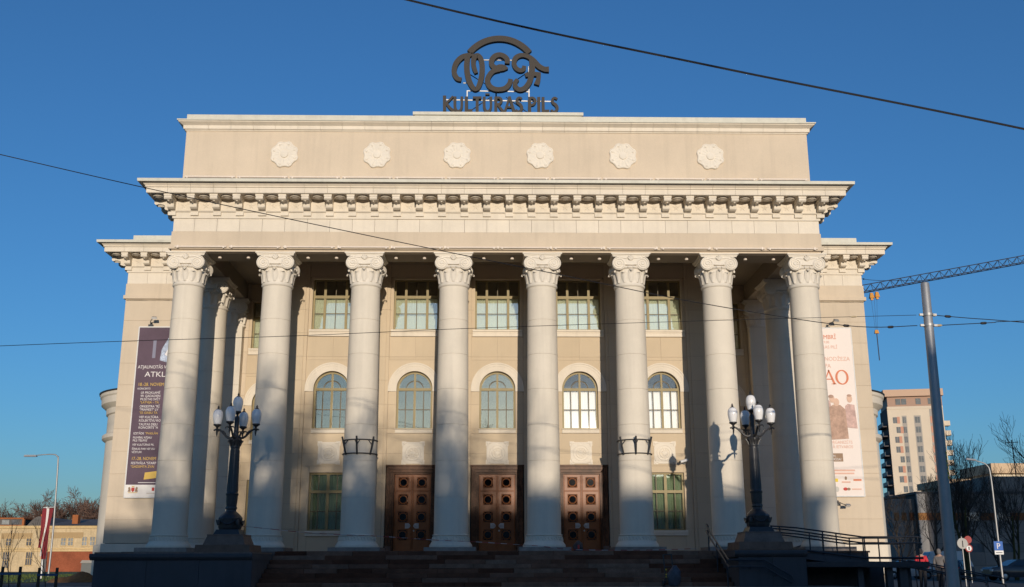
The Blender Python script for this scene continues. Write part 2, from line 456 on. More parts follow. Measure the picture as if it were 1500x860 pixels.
def make_capital():
    m = MB()
    # necking ring and bell
    m.lathe([(0.55, 9.80), (0.585, 9.83), (0.605, 9.87), (0.60, 9.91), (0.565, 9.94), (0.56, 9.96), (0.575, 10.12), (0.60, 10.28), (0.625, 10.40),
             (0.63, 10.47), (0.67, 10.49), (0.70, 10.53), (0.68, 10.58), (0.60, 10.62), (0.60, 10.95)], 40)
    # acanthus leaves, tips curling outward
    for i in range(14):
        a = 2 * PI * (i + 0.5) / 14
        big = i % 2 == 0
        prof = [(0.575, 9.97), (0.60, 10.12), (0.628, 10.26), (0.66, 10.36), (0.715, 10.43), (0.765, 10.44), (0.79, 10.40), (0.775, 10.36)] if big else \
               [(0.572, 9.97), (0.592, 10.10), (0.612, 10.22), (0.635, 10.31), (0.67, 10.36), (0.70, 10.35), (0.705, 10.32)]
        hw = [0.06, 0.10, 0.115, 0.11, 0.095, 0.07, 0.045, 0.02]
        b = len(m.v); n = len(prof)
        ca, sa = math.cos(a), math.sin(a)
        for j, (r, z) in enumerate(prof):
            w = hw[j]
            for t, dr in ((-1, -0.02), (-0.5, 0.012), (0, 0.03), (0.5, 0.012), (1, -0.02)):
                rr = r + dr
                m.v.append((rr * ca - t * w * sa, rr * sa + t * w * ca, z))
        for j in range(n - 1):
            for t in range(4):
                m.f.append((b + j * 5 + t, b + j * 5 + t + 1, b + (j + 1) * 5 + t + 1, b + (j + 1) * 5 + t))
    # egg-and-dart ring
    for i in range(22):
        a = 2 * PI * i / 22
        m.lathe([(0.0, -0.05), (0.035, -0.03), (0.045, 0.0), (0.03, 0.035), (0.0, 0.045)], 6, (0.69 * math.cos(a), 0.69 * math.sin(a), 10.54))
    # volutes front and back, joined by waisted bolsters
    for sx in (-1, 1):
        cx = sx * 0.455; cz = 10.685
        m.lathe([(0.0, -0.70), (0.06, -0.705), (0.07, -0.675), (0.235, -0.675), (0.26, -0.66), (0.268, -0.60), (0.26, -0.55), (0.21, -0.50), (0.16, -0.30), (0.14, 0.0), (0.16, 0.30),
                 (0.21, 0.50), (0.26, 0.55), (0.268, 0.60), (0.26, 0.66), (0.235, 0.675), (0.07, 0.675), (0.06, 0.705), (0.0, 0.70)], 28, (cx, 0, cz), axis='y')
        for fy in (-1, 1):
            pts = []
            for k in range(52):
                t = k / 51; a = PI / 2 - sx * t * 2 * PI * 2.3; r = 0.185 * (1 - t) ** 0.9 + 0.06
                pts.append((cx + r * math.cos(a), fy * 0.68, cz + r * math.sin(a)))
            m.tube(pts, [0.028 - 0.010 * k / 51 for k in range(52)], 5)
    # channel sagging between the volutes, block behind it
    for fy in (-1, 1):
        y0, y1 = (-0.665, -0.50) if fy < 0 else (0.50, 0.665)
        top = [(-0.44 + 0.88 * i / 10, 11.0) for i in range(11)]
        low = [(0.44 - 0.88 * i / 10, 10.60 + 0.02 * math.cos((i / 10 - 0.5) * PI)) for i in range(11)]
        m.prism_y(top + low, y0, y1)
        for dz in (0.0, 0.245):
            pts = [(-0.40 + 0.8 * i / 12, fy * 0.675, 10.66 + dz - 0.03 * math.cos((i / 12 - 0.5) * PI)) for i in range(13)]
            m.tube(pts, 0.020, 5)
        # palmette in the middle
        for i in range(5):
            a = PI / 2 + (i - 2) * 0.5
            m.tube([(0, fy * 0.68, 10.80), (0.07 * math.cos(a), fy * 0.71, 10.80 + 0.09 * math.sin(a)), (0.14 * math.cos(a), fy * 0.72, 10.82 + 0.19 * math.sin(a))], [0.02, 0.036, 0.025], 5)
    m.box(-0.60, 0.60, -0.55, 0.55, 10.6, 10.95)
    # abacus: concave sides, two steps
    def aba(h, z0, z1, dip):
        poly = []
        for q in range(4):
            for i in range(6):
                t = i / 6
                x = -h + 2 * h * t; y = -h + dip * math.sin(PI * t)
                for _ in range(q): x, y = -y, x
                poly.append((x, y))
        m.prism_z(poly, z0, z1)
    aba(0.69, 10.945, 10.985, 0.04); aba(0.715, 10.985, 11.03, 0.04); aba(0.757, 11.03, 11.084, 0.04)
    return m
cap_me = make_capital().mesh('capital', M['ornament'], 42)

def column(x, y):
    c = put('column', core_me, palace, (x, y, 0))
    for me in drum_me: put('drum', me, c)
    put('base', base_me, c); put('plinth', plinth_me, c); put('capital', cap_me, c)
    return c
S = 3.4
for i in range(8): column((i - 3.5) * S, 0)
for sx in (-1, 1): column(sx * 3.5 * S, 3.7)

# --- entablature: courses shared by portico and wings
BW = 0.864
def course(prof, x0, x1, yf, name, mat, parent=palace, centre=True):
    """closed (overhang, z) outline pushed from x0 to x1 along the front yf"""
    me = MB().prism_x([(-o, z) for o, z in prof], -(x1 - x0) / 2, (x1 - x0) / 2).mesh(name, mat, 30)
    return put(name, me, parent, ((x0 + x1) / 2, yf, 0))

def corner(prof, xs, xe, yf, yb, side, name, mat, xin=0.02):
    """mitred end: from xs on the front round the corner at xe back to yb; side is -1 or 1"""
    m = MB(); n = len(prof)
    for o, z in prof:
        for x, y in ((xs, yf - o), (xe + side * o, yf - o), (xe + side * o, yb)):
            m.v.append((x, y, z))
    for i in range(n):
        j = (i + 1) % n
        for k in range(2):
            m.f.append((i * 3 + k, i * 3 + k + 1, j * 3 + k + 1, j * 3 + k))
    m.f.append(tuple(i * 3 for i in range(n))); m.f.append(tuple(i * 3 + 2 for i in reversed(range(n))))
    return m.build(name, mat, palace, smooth=30)

P_ARCH = [(-0.3, 11.086), (0.0, 11.086), (0.0, 11.15), (0.05, 11.155), (0.09, 11.17), (0.09, 11.33), (0.03, 11.345), (0.03, 11.875), (-0.3, 11.875)]
P_FRIEZE = [(-0.3, 11.885), (-0.01, 11.885), (0.0, 11.895), (0.0, 12.40), (-0.3, 12.40)]
P_BAND = [(-0.3, 12.402), (0.05, 12.402), (0.05, 12.64), (0.09, 12.65), (0.12, 12.69), (0.09, 12.70), (0.09, 13.16), (-0.3, 13.16)]
P_CORONA = [(-0.3, 13.162), (0.78, 13.162), (0.78, 13.15), (0.84, 13.15), (0.855, 13.17), (0.855, 13.36), (0.90, 13.375), (0.90, 13.41), (0.885, 13.42), (0.93, 13.46), (0.99, 13.53), (-0.3, 13.53)]
P_FLASH = [(-0.3, 13.532), (1.08, 13.532), (1.09, 13.515), (1.13, 13.515), (1.14, 13.63), (-0.3, 13.70)]

mb = MB()      # bracket: scrolled console with a block above
sc = [(-0.09, 12.705), (-0.22, 12.705), (-0.30, 12.73), (-0.345, 12.78), (-0.35, 12.84), (-0.36, 12.90), (-0.43, 12.945), (-0.52, 12.97), (-0.62, 12.955), (-0.70, 12.945), (-0.745, 12.975), (-0.76, 13.03), (-0.76, 13.158), (-0.09, 13.158)]
mb.prism_x(sc, -0.125, 0.125)
mb.box(-0.15, 0.15, -0.775, -0.10, 13.06, 13.158)
mb.prism_x([(-0.60, 12.97), (-0.66, 12.93), (-0.73, 12.94), (-0.77, 12.985), (-0.765, 13.04), (-0.60, 13.04)], -0.14, 0.14)
mb.tube([(-0.135, -0.30, 12.80), (0.135, -0.30, 12.80)], 0.07, 10)
mb.prism_y([(-0.10, 12.98), (0, 12.89), (0.10, 12.98)], -0.66, -0.40)
brk_me = mb.mesh('bracket', M['trim'], 35)
dent_me = MB().box(-0.15, 0.15, -0.13, -0.04, 12.50, 12.64).mesh('dentil_block', M['trim'])
boss_me = MB().lathe([(0.21, 0.0), (0.225, -0.03), (0.20, -0.06), (0.17, -0.045), (0.13, -0.075), (0.06, -0.095), (0.0, -0.10)], 20, (0, -0.44, 13.163), cap=False).mesh('soffit_boss', M['trim'], 40)
mb = MB()
poly = []
for i in range(10):
    a = PI / 2 + i * PI / 5; r = 0.17 if i % 2 == 0 else 0.07
    poly.append((r * math.cos(a), 12.90 + r * math.sin(a)))
b0 = 0
mb.v += [(x, -0.092, z) for x, z in poly] + [(0, -0.125, 12.90)]
for i in range(10): mb.f.append((i, (i + 1) % 10, 10))
star_me = mb.mesh('star_relief', M['trim'])

def entablature(x0, x1, yf, yb, ends):
    """courses from x0 to x1; ends = sides (-1 left, 1 right) that turn the corner back to yb"""
    ks = []
    bx = [x for x in [(k - 0.5) * BW for k in range(-30, 31)] ]
    lo = x0 - 0.1 if -1 in ends else x0 + 0.25
    hi = x1 + 0.1 if 1 in ends else x1 - 0.25
    if abs(x0) < 12.6 and abs(x1) < 12.6: br = [x for x in bx if lo < x < hi]
    else:
        s_ = 1 if x1 > 0 else -1
        br = sorted(s_ * (16.77 - BW * k) for k in range(5))
        br = [x for x in br if lo < x < hi]
    # plain courses
    for prof, nm, mat in ((P_ARCH, 'architrave', M['wall']), (P_BAND, 'bracket_course', M['trim']), (P_FLASH, 'cornice_flashing', M['flashing'])):
        if len(ends) == 2:
            corner(prof, 0.0, x0, yf, yb, -1, nm, mat); corner(prof, 0.0, x1, yf, yb, 1, nm, mat)
        elif ends == (-1,): corner(prof, x1, x0, yf, yb, -1, nm, mat)
        else: corner(prof, x0, x1, yf, yb, 1, nm, mat)
    # frieze and corona are cut into stones with joints under the brackets
    js = [x for x in br]
    fr = sorted(set([round(x0, 3)] + [round(x, 3) for x in js if x0 + 0.2 < x < x1 - 0.2] + [round(x1, 3)]))
    for a, b in zip(fr[:-1], fr[1:]):
        course(P_FRIEZE, a + 0.005, b - 0.005, yf, 'frieze_block', M['trim'])
    co = sorted(x for x in js)
    if -1 not in ends: co = [x0] + co
    if 1 not in ends: co = co + [x1]
    for a, b in zip(co[:-1], co[1:]):
        course(P_CORONA, a + 0.004, b - 0.004, yf, 'corona_block', M['trim'])
    for e in ends:
        xs = co[0] - 0.004 if e < 0 else co[-1] + 0.004
        corner(P_CORONA, xs, x0 if e < 0 else x1, yf, yb, e, 'corona_block', M['trim'])
    for x in br:
        put('bracket', brk_me, palace, (x, yf, 0)); put('dentil_block', dent_me, palace, (x, yf, 0))
    mids = [(a + b) / 2 for a, b in zip(br[:-1], br[1:])]
    if -1 in ends: mids = [br[0] - 0.45] + mids
    if 1 in ends: mids = mids + [br[-1] + 0.45]
    for x in mids:
        put('soffit_boss', boss_me, palace, (x, yf, 0))
        if x0 < x < x1: put('star_relief', star_me, palace, (x, yf, 0))
    for e in ends:      # the cornice goes on round the side
        xe = x0 if e < 0 else x1
        n = 7 if len(ends) == 2 else 3
        for k in range(n):
            y = yf + 0.06 + BW * k
            put('bracket', brk_me, palace, (xe, y, 0), (0, 0, e * PI / 2)); put('dentil_block', dent_me, palace, (xe, y, 0), (0, 0, e * PI / 2))
            put('soffit_boss', boss_me, palace, (xe, y + BW / 2, 0), (0, 0, e * PI / 2))
YF, YWING = -0.70, 7.0
entablature(-12.47, 12.47, YF, 7.9, (-1, 1))
entablature(-16.8, -12.48, YWING, 22, (-1,))
entablature(12.48, 16.8, YWING, 22, (1,))
# side friezes of portico and wings
for sx in (-1, 1):
    MB().box(min(sx * 12.17, sx * 12.47), max(sx * 12.17, sx * 12.47), -0.38, 7.9, 11.885, 12.40).build('side_frieze', M['trim'], palace)
    MB().box(min(sx * 16.5, sx * 16.8), max(sx * 16.5, sx * 16.8), 7.35, 22, 11.885, 12.40).build('side_frieze', M['trim'], palace)

# --- portico beams, ceiling, soffit lights
m = MB()
m.box(-12.3, 12.3, -0.40, 0.62, 11.088, 11.87)
for sx in (-1, 1):
    m.box(min(sx * 11.3, sx * 12.3), max(sx * 11.3, sx * 12.3), 0.63, 7.0, 11.088, 11.87)
m.build('portico_beam', M['ceiling'], palace)
MB().box(-12.1, 12.1, 0.3, 7.8, 11.88, 12.1).build('portico_ceiling', M['ceiling'], palace)
for i in range(7):      # coffers between the columns
    cx = (i - 3) * S
    m = MB()
    for a, b, c, d in ((cx - 1.3, cx + 1.3, 0.75, 0.95), (cx - 1.3, cx + 1.3, 2.55, 2.75), (cx - 1.3, cx - 1.1, 0.96, 2.54), (cx + 1.1, cx + 1.3, 0.96, 2.54)):
        m.box(a, b, c, d, 11.76, 11.879)
    cf = m.build('coffer_frame', M['ceiling'], palace)
    MB().box(cx - 1.09, cx + 1.09, 0.96, 2.54, 11.85, 11.877).build('coffer_panel', M['coffer'], cf)
light_me = MB().lathe([(0.0, -0.03), (0.06, -0.03), (0.068, -0.02), (0.068, 0.03), (0.03, 0.04), (0.03, 0.09)], 14).mesh('soffit_light', M['tube'], 40)
for i in range(7):
    for dx in (-0.55, 0.55):
        put('soffit_light', light_me, palace, ((i - 3) * S + dx, -0.15, 11.0))
# slim light tubes along the two ledges
tube_me = MB().tube([(-0.98, 0, 0), (0.98, 0, 0)], 0.035, 8).box(-0.9, -0.85, -0.03, 0.05, -0.06, 0.0).box(0.85, 0.9, -0.03, 0.05, -0.06, 0.0).mesh('light_tube', M['tube'], 40)
for i in range(12):
    put('light_tube', tube_me, palace, ((i - 5.5) * 2.06, YF - 0.135, 11.24))
    put('light_tube', tube_me, palace, ((i - 5.5) * 2.04, -0.70, 14.13))
clip_me = MB().box(-0.03, 0.03, -0.04, 0.04, -0.05, 0.045).mesh('tube_clip', M['tube'])
for i in range(13):
    put('tube_clip', clip_me, palace, ((i - 6) * 2.06 * 0.985, YF - 0.15, 11.235))

# --- attic with rosettes
AX, AY = 12.31, -0.55
MB().box(-AX, AX, AY, 14, 13.55, 16.12).build('attic_wall', M['wall'], palace)
P_ATT = [(-0.2, 16.10), (0.03, 16.10), (0.05, 16.14), (0.10, 16.16), (0.11, 16.30), (0.20, 16.36), (0.27, 16.40), (0.27, 16.45), (-0.2, 16.45)]
P_ATF = [(-0.2, 16.452), (0.29, 16.452), (0.31, 16.44), (0.32, 16.49), (0.02, 16.52), (0.02, 16.80), (-0.2, 16.81)]
nj = 28
for i in range(nj):
    a = -AX + 2 * AX * i / nj; b = -AX + 2 * AX * (i + 1) / nj
    if 0 < i < nj - 1: course(P_ATT, a + 0.004, b - 0.004, AY, 'attic_cornice_block', M['trim'])
corner(P_ATT, -AX + 2 * AX / nj - 0.004, -AX, AY, 13.9, -1, 'attic_cornice_block', M['trim'])
corner(P_ATT, AX - 2 * AX / nj + 0.004, AX, AY, 13.9, 1, 'attic_cornice_block', M['trim'])
corner(P_ATF, 0, -AX, AY, 13.9, -1, 'attic_flashing', M['flashing']); corner(P_ATF, 0, AX, AY, 13.9, 1, 'attic_flashing', M['flashing'])
MB().box(-AX + 0.1, AX - 0.1, AY + 0.1, 13.8, 16.3, 16.6).build('attic_roof', M['flashing'], palace)
sb = MB().box(-3.33, 3.33, AY + 0.02, 3.0, 16.55, 16.84).box(-3.40, 3.40, AY - 0.05, 3.07, 16.84, 16.97).box(-2.3, 2.35, AY + 0.2, 2.6, 16.97, 17.07)
sb.build('sign_plinth', M['flashing'], palace)

def rosette():
    m = MB(); n = 96
    def rim(t): return 0.535 + 0.030 * math.tanh(1.4 * math.cos(8 * t + PI))
    rings = [(1.0, 0.0, 0), (1.0, 0.06, 0), (0.94, 0.085, 0), (0.86, 0.07, 0), (0.80, 0.07, 0), (0.62, 0.062, 1), (0.42, 0.072, 1), (0.36, 0.06, 0), (0.30, 0.06, 0), (0.285, 0.10, 0), (0.22, 0.11, 0), (0.0, 0.115, 0)]
    for k, (f, h, w) in enumerate(rings):
        for i in range(n):
            t = 2 * PI * i / n
            r = rim(t) * f if f > 0.5 else 0.52 * f
            hh = h + (0.007 * math.cos(16 * t) if w else 0)
            m.v.append((r * math.cos(t), -hh, r * math.sin(t)))
    for k in range(len(rings) - 1):
        for i in range(n):
            j = (i + 1) % n
            m.f.append((k * n + i, k * n + j, (k + 1) * n + j, (k + 1) * n + i))
    for i in range(8):
        t = 2 * PI * (i + 0.5) / 8
        m.lathe([(0.055, -0.065), (0.05, -0.085), (0.03, -0.098), (0.0, -0.102)], 10, (0.44 * math.cos(t), 0, 0.44 * math.sin(t)), axis='y', cap=False)
    return m.mesh('rosette', M['ornament'], 40)
ros_me = rosette()
for x in (-8.40, -4.77, -1.62, 1.66, 4.93, 8.40):
    put('rosette', ros_me, palace, (x, AY + 0.002, 15.12), (0, random.uniform(-.1, .1), 0))

# --- masonry helper: backing plus separate facing panels with open joints
core = MB()
LINES = [0.86 + 0.985 * k for k in range(-1, 12)]
def panels(x0, x1, z0, z1, y, cols=1, thick=0.34, mat=None, lines=LINES, name='wall_panel', j=0.006):
    core.box(x0, x1, y + 0.014, y + thick, z0, z1)
    zs = [z0] + [z for z in lines if z0 + 0.12 < z < z1 - 0.12] + [z1]
    for a, b in zip(zs[:-1], zs[1:]):
        for k in range(cols):
            xa = x0 + (x1 - x0) * k / cols; xb = x0 + (x1 - x0) * (k + 1) / cols
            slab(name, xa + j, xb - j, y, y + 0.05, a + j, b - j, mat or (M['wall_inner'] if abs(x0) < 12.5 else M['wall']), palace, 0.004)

# --- windows
def mull(m, x0, x1, z0, z1, y, d=0.07): m.box(x0, x1, y, y + d, z0, z1)
def pane(win, x0, x1, z0, z1, y, mat):
    slab('pane', x0, x1, y, y + 0.008, z0, z1, mat, win)

def top_window(cx, y, glassm, blind, zb=8.905, zt=11.06):
    """three casements, transom light above, thin bars"""
    hw = 0.93
    m = MB()
    mull(m, cx - hw, cx - hw + 0.07, zb, zt, y); mull(m, cx + hw - 0.07, cx + hw, zb, zt, y)
    mull(m, cx - hw + 0.071, cx + hw - 0.071, zb, zb + 0.06, y); mull(m, cx - hw + 0.071, cx + hw - 0.071, zt - 0.06, zt, y)
    for s_ in (-1, 1): mull(m, cx + s_ * 0.445 - 0.05, cx + s_ * 0.445 + 0.05, zb + 0.061, zt - 0.061, y - 0.01, 0.085)
    mull(m, cx - hw + 0.071, cx + hw - 0.071, 10.26, 10.38, y - 0.03, 0.09)
    win = m.build('window', M['olive'], palace)
    t = MB()
    mull(t, cx - 0.016, cx + 0.016, zb + 0.062, 10.258, y + 0.012, 0.035); mull(t, cx - 0.016, cx + 0.016, 10.382, zt - 0.062, y + 0.012, 0.035)
    mull(t, cx - hw + 0.072, cx + hw - 0.072, 9.60, 9.632, y + 0.014, 0.03)
    t.build('glazing_bar', M['dark_olive'], win)
    xs = [cx - hw + 0.072, cx - 0.50, cx - 0.39, cx - 0.018, cx + 0.018, cx + 0.39, cx + 0.50, cx + hw - 0.072]
    for k in range(4):
        a, b = xs[2 * k], xs[2 * k + 1]
        for z0, z1 in ((zb + 0.062, 9.598), (9.634, 10.258), (10.382, zt - 0.062)):
            pane(win, a, b, z0, z1, y + 0.03, glassm)
    if blind:
        d = 0.16
        for a, b, zl in ((cx - 0.9, cx - 0.46, zb), (cx - 0.43, cx + 0.43, zb), (cx + 0.46, cx + 0.9, zb)):
            n = 14; bm_ = MB()
            for k in range(n):
                xa = a + (b - a) * k / n; xb = a + (b - a) * (k + 1) / n
                bm_.quad((xa, y + d + 0.012 * (k % 2), zl), (xb, y + d + 0.012 * ((k + 1) % 2), zl), (xb, y + d + 0.012 * ((k + 1) % 2), 10.30), (xa, y + d + 0.012 * (k % 2), 10.30))
            bm_.build('blind', blind, win)
    return win

def arc(cx, cz, r, n, a0=0, a1=PI): return [(cx + r * math.cos(a0 + (a1 - a0) * i / n), cz + r * math.sin(a0 + (a1 - a0) * i / n)) for i in range(n + 1)]
ZS = 6.43        # spring line of the arched windows
AR = 0.73
def arch_window(cx, y, glassm, blind, zb=4.80):
    m = MB()
    m.prism_y(arc(cx, ZS, AR, 24) + arc(cx, ZS, AR - 0.085, 24)[::-1], y, y + 0.08)
    mull(m, cx - AR, cx - AR + 0.075, zb, ZS - 0.002, y, 0.08); mull(m, cx + AR - 0.075, cx + AR, zb, ZS - 0.002, y, 0.08)
    mull(m, cx - AR + 0.076, cx + AR - 0.076, zb, zb + 0.06, y, 0.08)
    mull(m, cx - AR + 0.076, cx + AR - 0.076, ZS - 0.055, ZS + 0.055, y - 0.025, 0.09)
    mull(m, cx - 0.045, cx + 0.045, zb + 0.061, ZS - 0.056, y - 0.012, 0.08); mull(m, cx - 0.04, cx + 0.04, ZS + 0.056, ZS + AR - 0.08, y - 0.012, 0.08)
    win = m.build('window', M['olive'], palace)
    t = MB()
    for s_ in (-1, 1): mull(t, cx + s_ * 0.365 - 0.02, cx + s_ * 0.365 + 0.02, zb + 0.062, ZS - 0.057, y + 0.012, 0.035)
    mull(t, cx - AR + 0.078, cx - 0.048, 5.585, 5.62, y + 0.010, 0.03); mull(t, cx + 0.048, cx + AR - 0.078, 5.585, 5.62, y + 0.010, 0.03)
    t.prism_y(arc(cx, ZS, 0.37, 14) + arc(cx, ZS, 0.335, 14)[::-1], y + 0.012, y + 0.045)
    t.build('glazing_bar', M['dark_olive'], win)
    xs = [(cx - AR + 0.076, cx - 0.386), (cx - 0.344, cx - 0.046), (cx + 0.046, cx + 0.344), (cx + 0.386, cx + AR - 0.076)]
    for a, b in xs:
        pane(win, a, b, zb + 0.061, 5.583, y + 0.03, glassm); pane(win, a, b, 5.622, ZS - 0.057, y + 0.03, glassm)
    for a0, a1 in ((0, PI / 2), (PI / 2, PI)):
        g = MB()
        s_ = 1 if a0 == 0 else -1
        g.prism_y(arc(cx + s_ * 0.041, ZS + 0.057, 0.29, 8, a0, a1) + [(cx + s_ * 0.041, ZS + 0.057)], y + 0.03, y + 0.038)
        g.build('pane', glassm, win)
        g = MB()
        g.prism_y(arc(cx + s_ * 0.041, ZS + 0.057, 0.60, 12, a0, a1) + arc(cx + s_ * 0.041, ZS + 0.057, 0.315, 12, a0, a1)[::-1], y + 0.03, y + 0.038)
        g.build('pane', glassm, win)
    if blind:
        for s_ in (-1, 1):
            n = 12; bm_ = MB(); a = cx + (-0.70 if s_ < 0 else 0.03); b = cx + (-0.03 if s_ < 0 else 0.70)
            for k in range(n):
                xa = a + (b - a) * k / n; xb = a + (b - a) * (k + 1) / n
                bm_.quad((xa, y + 0.17 + 0.02 * (k % 2), zb), (xb, y + 0.17 + 0.02 * ((k + 1) % 2), zb), (xb, y + 0.17 + 0.02 * ((k + 1) % 2), ZS + 0.02), (xa, y + 0.17 + 0.02 * (k % 2), ZS + 0.02))
            bm_.build('blind', blind, win)  # white sheet imitating a bright reflection in the window
    return win

def low_window(cx, y, glassm, curtain, zb=0.80, zt=3.06):
    hw = 0.74
    m = MB()
    mull(m, cx - hw, cx - hw + 0.075, zb, zt, y, 0.08); mull(m, cx + hw - 0.075, cx + hw, zb, zt, y, 0.08)
    mull(m, cx - hw + 0.076, cx + hw - 0.076, zb, zb + 0.06, y, 0.08); mull(m, cx - hw + 0.076, cx + hw - 0.076, zt - 0.07, zt, y, 0.08)
    mull(m, cx - 0.055, cx + 0.055, zb + 0.061, zt - 0.071, y - 0.012, 0.09)
    mull(m, cx - hw + 0.076, cx + hw - 0.076, 2.26, 2.37, y - 0.025, 0.09)
    win = m.build('window', M['olive'], palace)
    t = MB()
    for s_ in (-1, 1): mull(t, cx + s_ * 0.37 - 0.02, cx + s_ * 0.37 + 0.02, zb + 0.062, zt - 0.072, y + 0.012, 0.035)
    mull(t, cx - hw + 0.078, cx + hw - 0.078, 1.54, 1.575, y + 0.012, 0.03)
    t.build('glazing_bar', M['dark_olive'], win)
    for a, b in ((cx - hw + 0.076, cx - 0.39), (cx - 0.35, cx - 0.056), (cx + 0.056, cx + 0.35), (cx + 0.39, cx + hw - 0.076)):
        for z0, z1 in ((zb + 0.061, 1.538), (1.577, 2.258), (2.372, zt - 0.071)):
            pane(win, a, b, z0, z1, y + 0.03, glassm)
    n = 26; bm_ = MB()
    for k in range(n):
        xa = cx - 0.7 + 1.4 * k / n; xb = cx - 0.7 + 1.4 * (k + 1) / n
        ya = y + 0.18 + 0.035 * (k % 2); yb = y + 0.18 + 0.035 * ((k + 1) % 2)
        bm_.quad((xa, ya, zb), (xb, yb, zb), (xb, yb, zt), (xa, ya, zt))
    bm_.build('curtain', curtain, win)
    return win

# --- doors
ZD = 3.005
def make_leaf(w, dark):
    """one leaf: boards round four square openings, octagonal frames, glass"""
    m = MB(); zc = [0.64, 1.335, 2.01, 2.68]; h = 0.215; half = 0.205
    m.box(-w / 2, -half, 0, 0.05, 0.012, ZD); m.box(half, w / 2, 0, 0.05, 0.012, ZD)
    zs = [0.012] + [v for z in zc for v in (z - h, z + h)] + [ZD]
    for k in range(0, len(zs), 2): m.box(-half, half, 0.001, 0.05, zs[k], zs[k + 1])
    f = MB()
    for z in zc:
        oc = [(0.185 * math.cos(PI / 8 + i * PI / 4), z + 0.185 * math.sin(PI / 8 + i * PI / 4)) for i in range(8)]
        ic = [(0.140 * math.cos(PI / 8 + i * PI / 4), z + 0.140 * math.sin(PI / 8 + i * PI / 4)) for i in range(8)]
        b = len(f.v)
        for P, y in ((oc, 0.02), (oc, -0.005), (ic, -0.012), (ic, 0.03)): f.v += [(x, y, zz) for x, zz in P]
        for r in range(3):
            for i in range(8):
                j = (i + 1) % 8; f.f.append((b + r * 8 + i, b + r * 8 + j, b + (r + 1) * 8 + j, b + (r + 1) * 8 + i))
        for sx in (-1, 1):
            for sz in (-1, 1):
                a = math.atan2(sz, sx); p = (0.175 * math.cos(a), z + 0.175 * math.sin(a)); q = (sx * 0.20, z + sz * 0.21)
                f.tube([(p[0], 0.02, p[1]), (q[0], 0.02, q[1])], 0.018, 4)
        for (xa, xb, za, zb_) in ((-half, half, z + h - 0.02, z + h), (-half, half, z - h, z - h + 0.02), (-half, -half + 0.02, z - h + 0.021, z + h - 0.021), (half - 0.02, half, z - h + 0.021, z + h - 0.021)):
            f.box(xa, xb, -0.006, 0.0, za, zb_)
    # raised rails between the panels
    for z in ((zc[2] + zc[3]) / 2,):
        f.box(-w / 2 + 0.01, w / 2 - 0.01, -0.02, -0.001, z - 0.025, z + 0.025)
    for x in (-w / 2 + 0.03, w / 2 - 0.03): f.box(x - 0.02, x + 0.02, -0.012, -0.001, 0.1, ZD - 0.05)
    g = MB().box(-half, half, 0.034, 0.04, -h, h)
    return m, f, g
LEAF = {}
def door(cx, y):
    frame = MB()
    fr = empty('door', (cx, y, 0), parent=palace)
    w = 0.722
    if not LEAF:
        m, f, g = make_leaf(w, 0)
        LEAF['m'] = m.mesh('leaf', M['wood']); LEAF['f'] = f.mesh('leaf_moulding', M['wood_dark']); LEAF['g'] = g.mesh('leaf_pane', M['glass_dark'])
        h = MB(); h.prism_y([(-0.09, -0.10), (0.05, -0.10), (0.12, -0.03), (0.12, 0.03), (0.05, 0.10), (-0.09, 0.10)], -0.035, -0.012)
        h.lathe([(0.055, -0.05), (0.05, -0.065), (0.0, -0.07)], 8, axis='y'); h.tube([(0.03, -0.06, 0), (0.10, -0.09, 0)], 0.018, 6)
        LEAF['h'] = h.mesh('handle', plain('brushed_aluminium_plate', (0.42, 0.40, 0.39), 0.5, 0.1))
        k = MB().lathe([(0.0, -0.04), (0.03, -0.035), (0.035, -0.01)], 10, axis='y', cap=False); LEAF['k'] = k.mesh('lock', M['metal_grey'], 40)
    for s_ in (-1, 1):
        put('leaf', LEAF['m'], fr, (s_ * (w / 2 + 0.003), 0, 0)); put('leaf_moulding', LEAF['f'], fr, (s_ * (w / 2 + 0.003), 0, 0))
        for z in (0.64, 1.335, 2.01, 2.68): put('leaf_pane', LEAF['g'], fr, (s_ * (w / 2 + 0.003), 0, z))
        put('handle', LEAF['h'], fr, (s_ * 0.18, 0, 0.99), scale=(-s_, 1, 1))
    put('lock', LEAF['k'], fr, (0.08, 0, 0.80))
    # marble surround, three fasciae stepping outward
    yw = 3.1
    for a, b, yo in ((0.735, 0.80, 0.02), (0.80, 0.90, -0.05), (0.90, 1.03, -0.11)):
        sm = MB()
        top = ZD + (a - 0.735)
        sm.prism_y([(cx - b, 0.0), (cx - a, 0.0), (cx - a, ZD + a - 0.735), (cx + a, ZD + a - 0.735), (cx + a, 0.0), (cx + b, 0.0), (cx + b, ZD + b - 0.735), (cx - b, ZD + b - 0.735)], yw + yo, y + 0.05 if a < 0.79 else yw + 0.05)
        sm.build('door_surround', M['marble'], palace)
    cp = MB().box(cx - 1.07, cx + 1.07, yw - 0.17, yw - 0.002, ZD + 0.297, ZD + 0.35)
    cp.build('door_surround', M['marble'], palace)
    for s_ in (-1, 1):
        slab('door_plinth_stone', cx + s_ * 0.94 - 0.14, cx + s_ * 0.94 + 0.14, yw - 0.2, yw - 0.115, -0.05, 0.2, M['granite'], palace)

